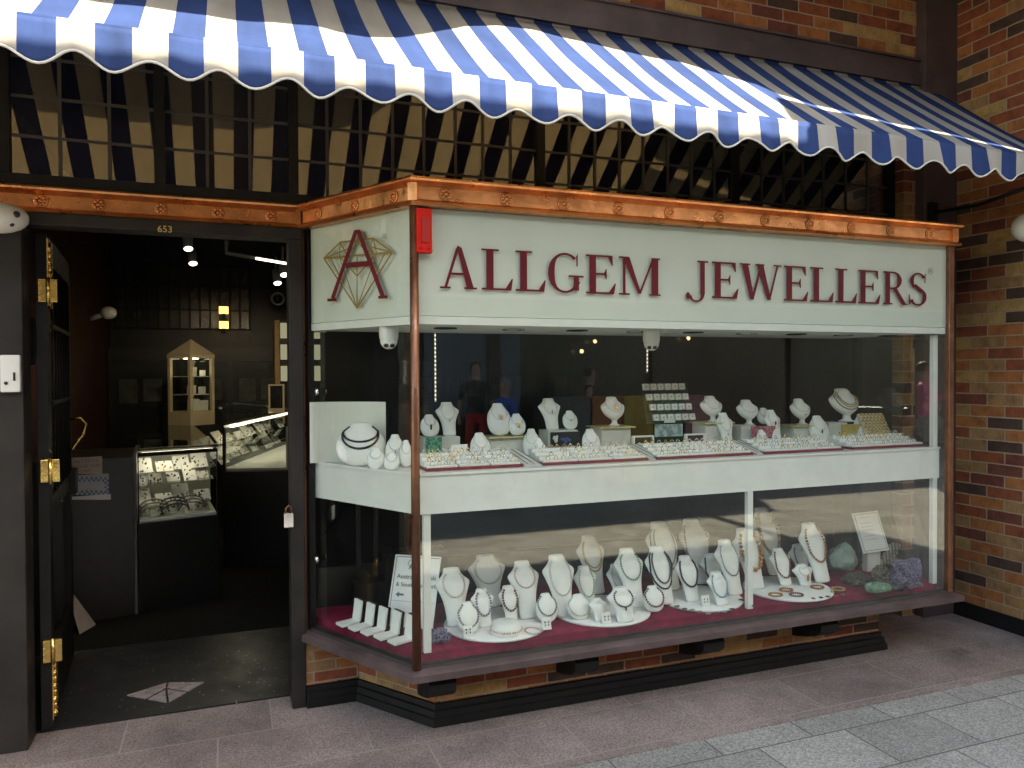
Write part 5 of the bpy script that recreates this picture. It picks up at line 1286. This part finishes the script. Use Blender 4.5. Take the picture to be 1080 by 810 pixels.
for x in (3.2, 9.3):
    MB().box(x-.05, x+.05, -9.02, -7.702, 8.03, 8.11).build('shade_panel_beam', black, lane)
MB().box(2.3, 10.2, -14, -9.04, 7.52, 8.2).build('shade_panel_anchor', MATS['opposite_brick'], lane)
MB().box(2.85, 4.45, -5.34, -5.32, .9, 2.68).build('blue_panel', mat('blue_grey_panel', (.13, .16, .20), .5, 0, .4, 1.2), opp)
for x, z in ((5.75, 2.12), (5.5, 1.95), (7.6, 2.2)):
    q = MB(); q.ball((x, -5.2, z), .035, 2); q.build('shop_lamp', emit('warm_lamp', (1, .75, .45), 3), opp)
tr = thing('lane_shade_beam', 'unseen slim black beam on two posts added to keep sun off the sign', 'beam', (3, .13, 0))  # unseen beam added to cut the sun off just below the valance
MB().box(-3.5, 9.6, -.03, .226, 5.0, 5.06).build('shade_beam', black, tr)
for x in (-3.4, 9.5):
    q = MB(); q.tube([(x, .08, 0), (x, .08, 4.998)], .05, 10); q.build('shade_beam_post', black, tr)
# colourful stall in front of the opposite row
st = thing('souvenir_stall', 'stall with orange, yellow and green panels across the lane', 'stall', (5.3, -3.2, 0))
for k, c in enumerate(((.10, .12, .12), (.45, .14, .04), (.50, .34, .05), (.05, .16, .06), (.40, .18, .20))):
    MB().box(4.2+k*.5, 4.66+k*.5, -3.6, -3.2, .02, 1.25, bev=.01).build('stall_panel', mat('stall_panel_%s' % 'abcde'[k], c, .6, 0, .4, 9), st)

# people passing on the lane (they show in the glass)
def person(label, loc, rot, h, cols, pose, hair):
    t_skin, t_top, t_leg, t_shoe = cols
    me = bpy.data.meshes.new('person'); s = h/1.75
    J = {'pel': (0, 0, .95), 'wst': (0, -.01, 1.10), 'chs': (0, 0, 1.32), 'nck': (0, .0, 1.48), 'hd0': (0, -.01, 1.56), 'hd1': (0, -.02, 1.66), 'hd2': (0, -.01, 1.735)}
    for sd, k in ((1, 'l'), (-1, 'r')):
        J['sh'+k] = (sd*.19, 0, 1.42); 
        el, wr, hn = pose[k]
        J['el'+k] = (sd*el[0], el[1], el[2]); J['wr'+k] = (sd*wr[0], wr[1], wr[2]); J['hn'+k] = (sd*hn[0], hn[1], hn[2])
        st_ = pose['step']*sd
        J['hp'+k] = (sd*.10, 0, .90); J['kn'+k] = (sd*.11, -st_*.5-.02, .50); J['an'+k] = (sd*.11, -st_+.02, .09); J['to'+k] = (sd*.125, -st_-.13, .045)
    E_ = [('pel', 'wst'), ('wst', 'chs'), ('chs', 'nck'), ('nck', 'hd0'), ('hd0', 'hd1'), ('hd1', 'hd2')]
    for k in 'lr': E_ += [('chs', 'sh'+k), ('sh'+k, 'el'+k), ('el'+k, 'wr'+k), ('wr'+k, 'hn'+k), ('pel', 'hp'+k), ('hp'+k, 'kn'+k), ('kn'+k, 'an'+k), ('an'+k, 'to'+k)]
    rad = {'pel': (.15, .11), 'wst': (.135, .095), 'chs': (.15, .11), 'nck': (.055, .055), 'hd0': (.068, .075), 'hd1': (.075, .09), 'hd2': (.05, .06), 'sh': (.062, .062), 'el': (.043, .043), 'wr': (.03, .03), 'hn': (.036, .022), 'hp': (.095, .095), 'kn': (.06, .06), 'an': (.042, .045), 'to': (.04, .035)}
    names = list(J); me.from_pydata([V(J[n])*s for n in names], [(names.index(a), names.index(b_)) for a, b_ in E_], [])
    o = bpy.data.objects.new('person', me); COL.objects.link(o)
    md = o.modifiers.new('k', 'SKIN'); md.use_smooth_shade = True
    for i, n in enumerate(names):
        r_ = rad.get(n) or rad[n[:2]]; me.skin_vertices[0].data[i].radius = (r_[0]*s, r_[1]*s); me.skin_vertices[0].data[i].use_root = n == 'pel'
    md2 = o.modifiers.new('s', 'SUBSURF'); md2.levels = md2.render_levels = 2
    bpy.context.view_layer.update(); dg = bpy.context.evaluated_depsgraph_get(); m2 = bpy.data.meshes.new_from_object(o.evaluated_get(dg))
    o.modifiers.clear(); o.data = m2; bpy.data.meshes.remove(me); m2.name = 'person'; m2.materials.clear()
    for mt in cols: m2.materials.append(mt)
    sl = pose.get('sleeve', 1.18)
    for f_ in m2.polygons:
        c = f_.center/s; ax = abs(c.x); i = 0
        if c.z < .07: i = 3
        elif c.z < .98 and ax < .24 and c.z > pose.get('leg', .1) and ax < .23: i = 2
        elif .97 <= c.z < 1.475 and ax < .205: i = 1
        elif c.z > sl and ax >= .19 and c.z < 1.5: i = 1
        f_.material_index = i; f_.use_smooth = True
    o.location = loc; o.rotation_euler = (0, 0, rot); tag(o, label, 'person', None)
    q = MB(); q.ball((0, .012*s, 1.675*s), .098*s, 3, (.92, 1.08, 1.0))
    bmesh.ops.delete(q.bm, geom=[v for v in q.bm.verts if v.co.z < 1.62*s or (v.co.y < -.045*s and v.co.z < 1.71*s)], context='VERTS')
    hh = q.build('hair', hair); hh.parent = o
    q = MB(); q.ball((.03*s, -.098*s, 1.645*s), .010*s, 1); q.ball((-.03*s, -.098*s, 1.645*s), .010*s, 1); e = q.build('eyes', dark); e.parent = o
    return o
skin = mat('skin', (.42, .25, .18), .5, 0, .1); hairm = mat('brown_hair', (.05, .03, .02), .6); shoe = mat('shoe', (.06, .06, .06), .5)
down = {'l': ((.25, .02, 1.14), (.26, -.06, .90), (.26, -.09, .80)), 'r': ((.25, .02, 1.14), (.26, -.06, .90), (.26, -.09, .80)), 'step': .12, 'leg': .5}
upp = {'l': ((.27, -.08, 1.20), (.16, -.34, 1.30), (.10, -.42, 1.33)), 'r': ((.27, -.08, 1.20), (.16, -.34, 1.30), (.10, -.42, 1.33)), 'step': .05, 'leg': .1}
pinkshirt = mat('pink_shirt', (.55, .10, .20), .8); greyp = mat('grey_trousers', (.12, .13, .12), .8); blk = mat('black_shirt', (.02, .02, .022), .8); redsh = mat('red_shorts', (.50, .03, .03), .7); bluej = mat('blue_jacket', (.03, .12, .48), .6)
def mirror_at(px, dep):
    p = CAM+ray(px, 394)*dep; return V((p.x, 2*3.096-p.y, 0))
p = mirror_at(975, 10.8); person('person in a pink shirt and grey trousers with both hands raised', (p.x, p.y, 0), radians(150), 1.72, (skin, pinkshirt, greyp, shoe), upp, hairm)
p = mirror_at(502, 11.6); person('person in a black shirt and red shorts standing across the lane', (p.x, p.y, 0), radians(200), 1.75, (skin, blk, redsh, shoe), down, hairm)
p = mirror_at(622, 11.8); person('person in a dark sleeveless top walking across the lane', (p.x, p.y, 0), radians(120), 1.66, (skin, blk, blk, shoe), dict(down, leg=.1, sleeve=1.6), hairm)
p = mirror_at(532, 10.2); person('person in a bright blue jacket standing in the lane', (p.x, p.y, 0), radians(250), 1.5, (skin, bluej, greyp, shoe), dict(down, leg=.1, sleeve=.5), mat('grey_hair', (.25, .25, .26), .7))

# ------------------------------------------------------------------ light
SD = V((.53, -1.0, 1.0)).normalized()
sd = bpy.data.lights.new('sun', 'SUN'); so = bpy.data.objects.new('sun', sd); COL.objects.link(so)
sd.energy = 3.3; sd.angle = radians(.5); sd.color = (1, .965, .91); so.rotation_euler = (-SD).to_track_quat('-Z', 'Y').to_euler(); so.location = (6, -10, 12)
w = bpy.data.worlds.new('World'); sc.world = w; w.use_nodes = True; nt = w.node_tree
bg = nt.nodes['Background']; sky = nt.nodes.new('ShaderNodeTexSky'); sky.sky_type = 'NISHITA'; sky.sun_disc = False
sky.sun_elevation = math.asin(SD.z); sky.sun_rotation = atan2(SD.x, SD.y); nt.links.new(sky.outputs[0], bg.inputs[0]); bg.inputs[1].default_value = .15
sc.view_settings.view_transform = 'Standard'; sc.view_settings.look = 'None'; sc.view_settings.gamma = 1; sc.view_settings.use_curve_mapping = False
sc.view_settings.exposure = 2.78
sc.view_settings.use_white_balance = True; sc.view_settings.white_balance_temperature = 8600; sc.view_settings.white_balance_tint = 6
sc.render.engine = 'CYCLES'
cy = sc.cycles; cy.max_bounces = 10; cy.diffuse_bounces = 5; cy.glossy_bounces = 5; cy.transparent_max_bounces = 24; cy.transmission_bounces = 4
cy.caustics_reflective = False; cy.caustics_refractive = False; cy.use_denoising = True; cy.sample_clamp_indirect = 6
try: cy.denoiser = 'OPENIMAGEDENOISE'
except Exception: pass

for o in sc.objects:
    if 'shape_kind' in o.keys(): del o['shape_kind']
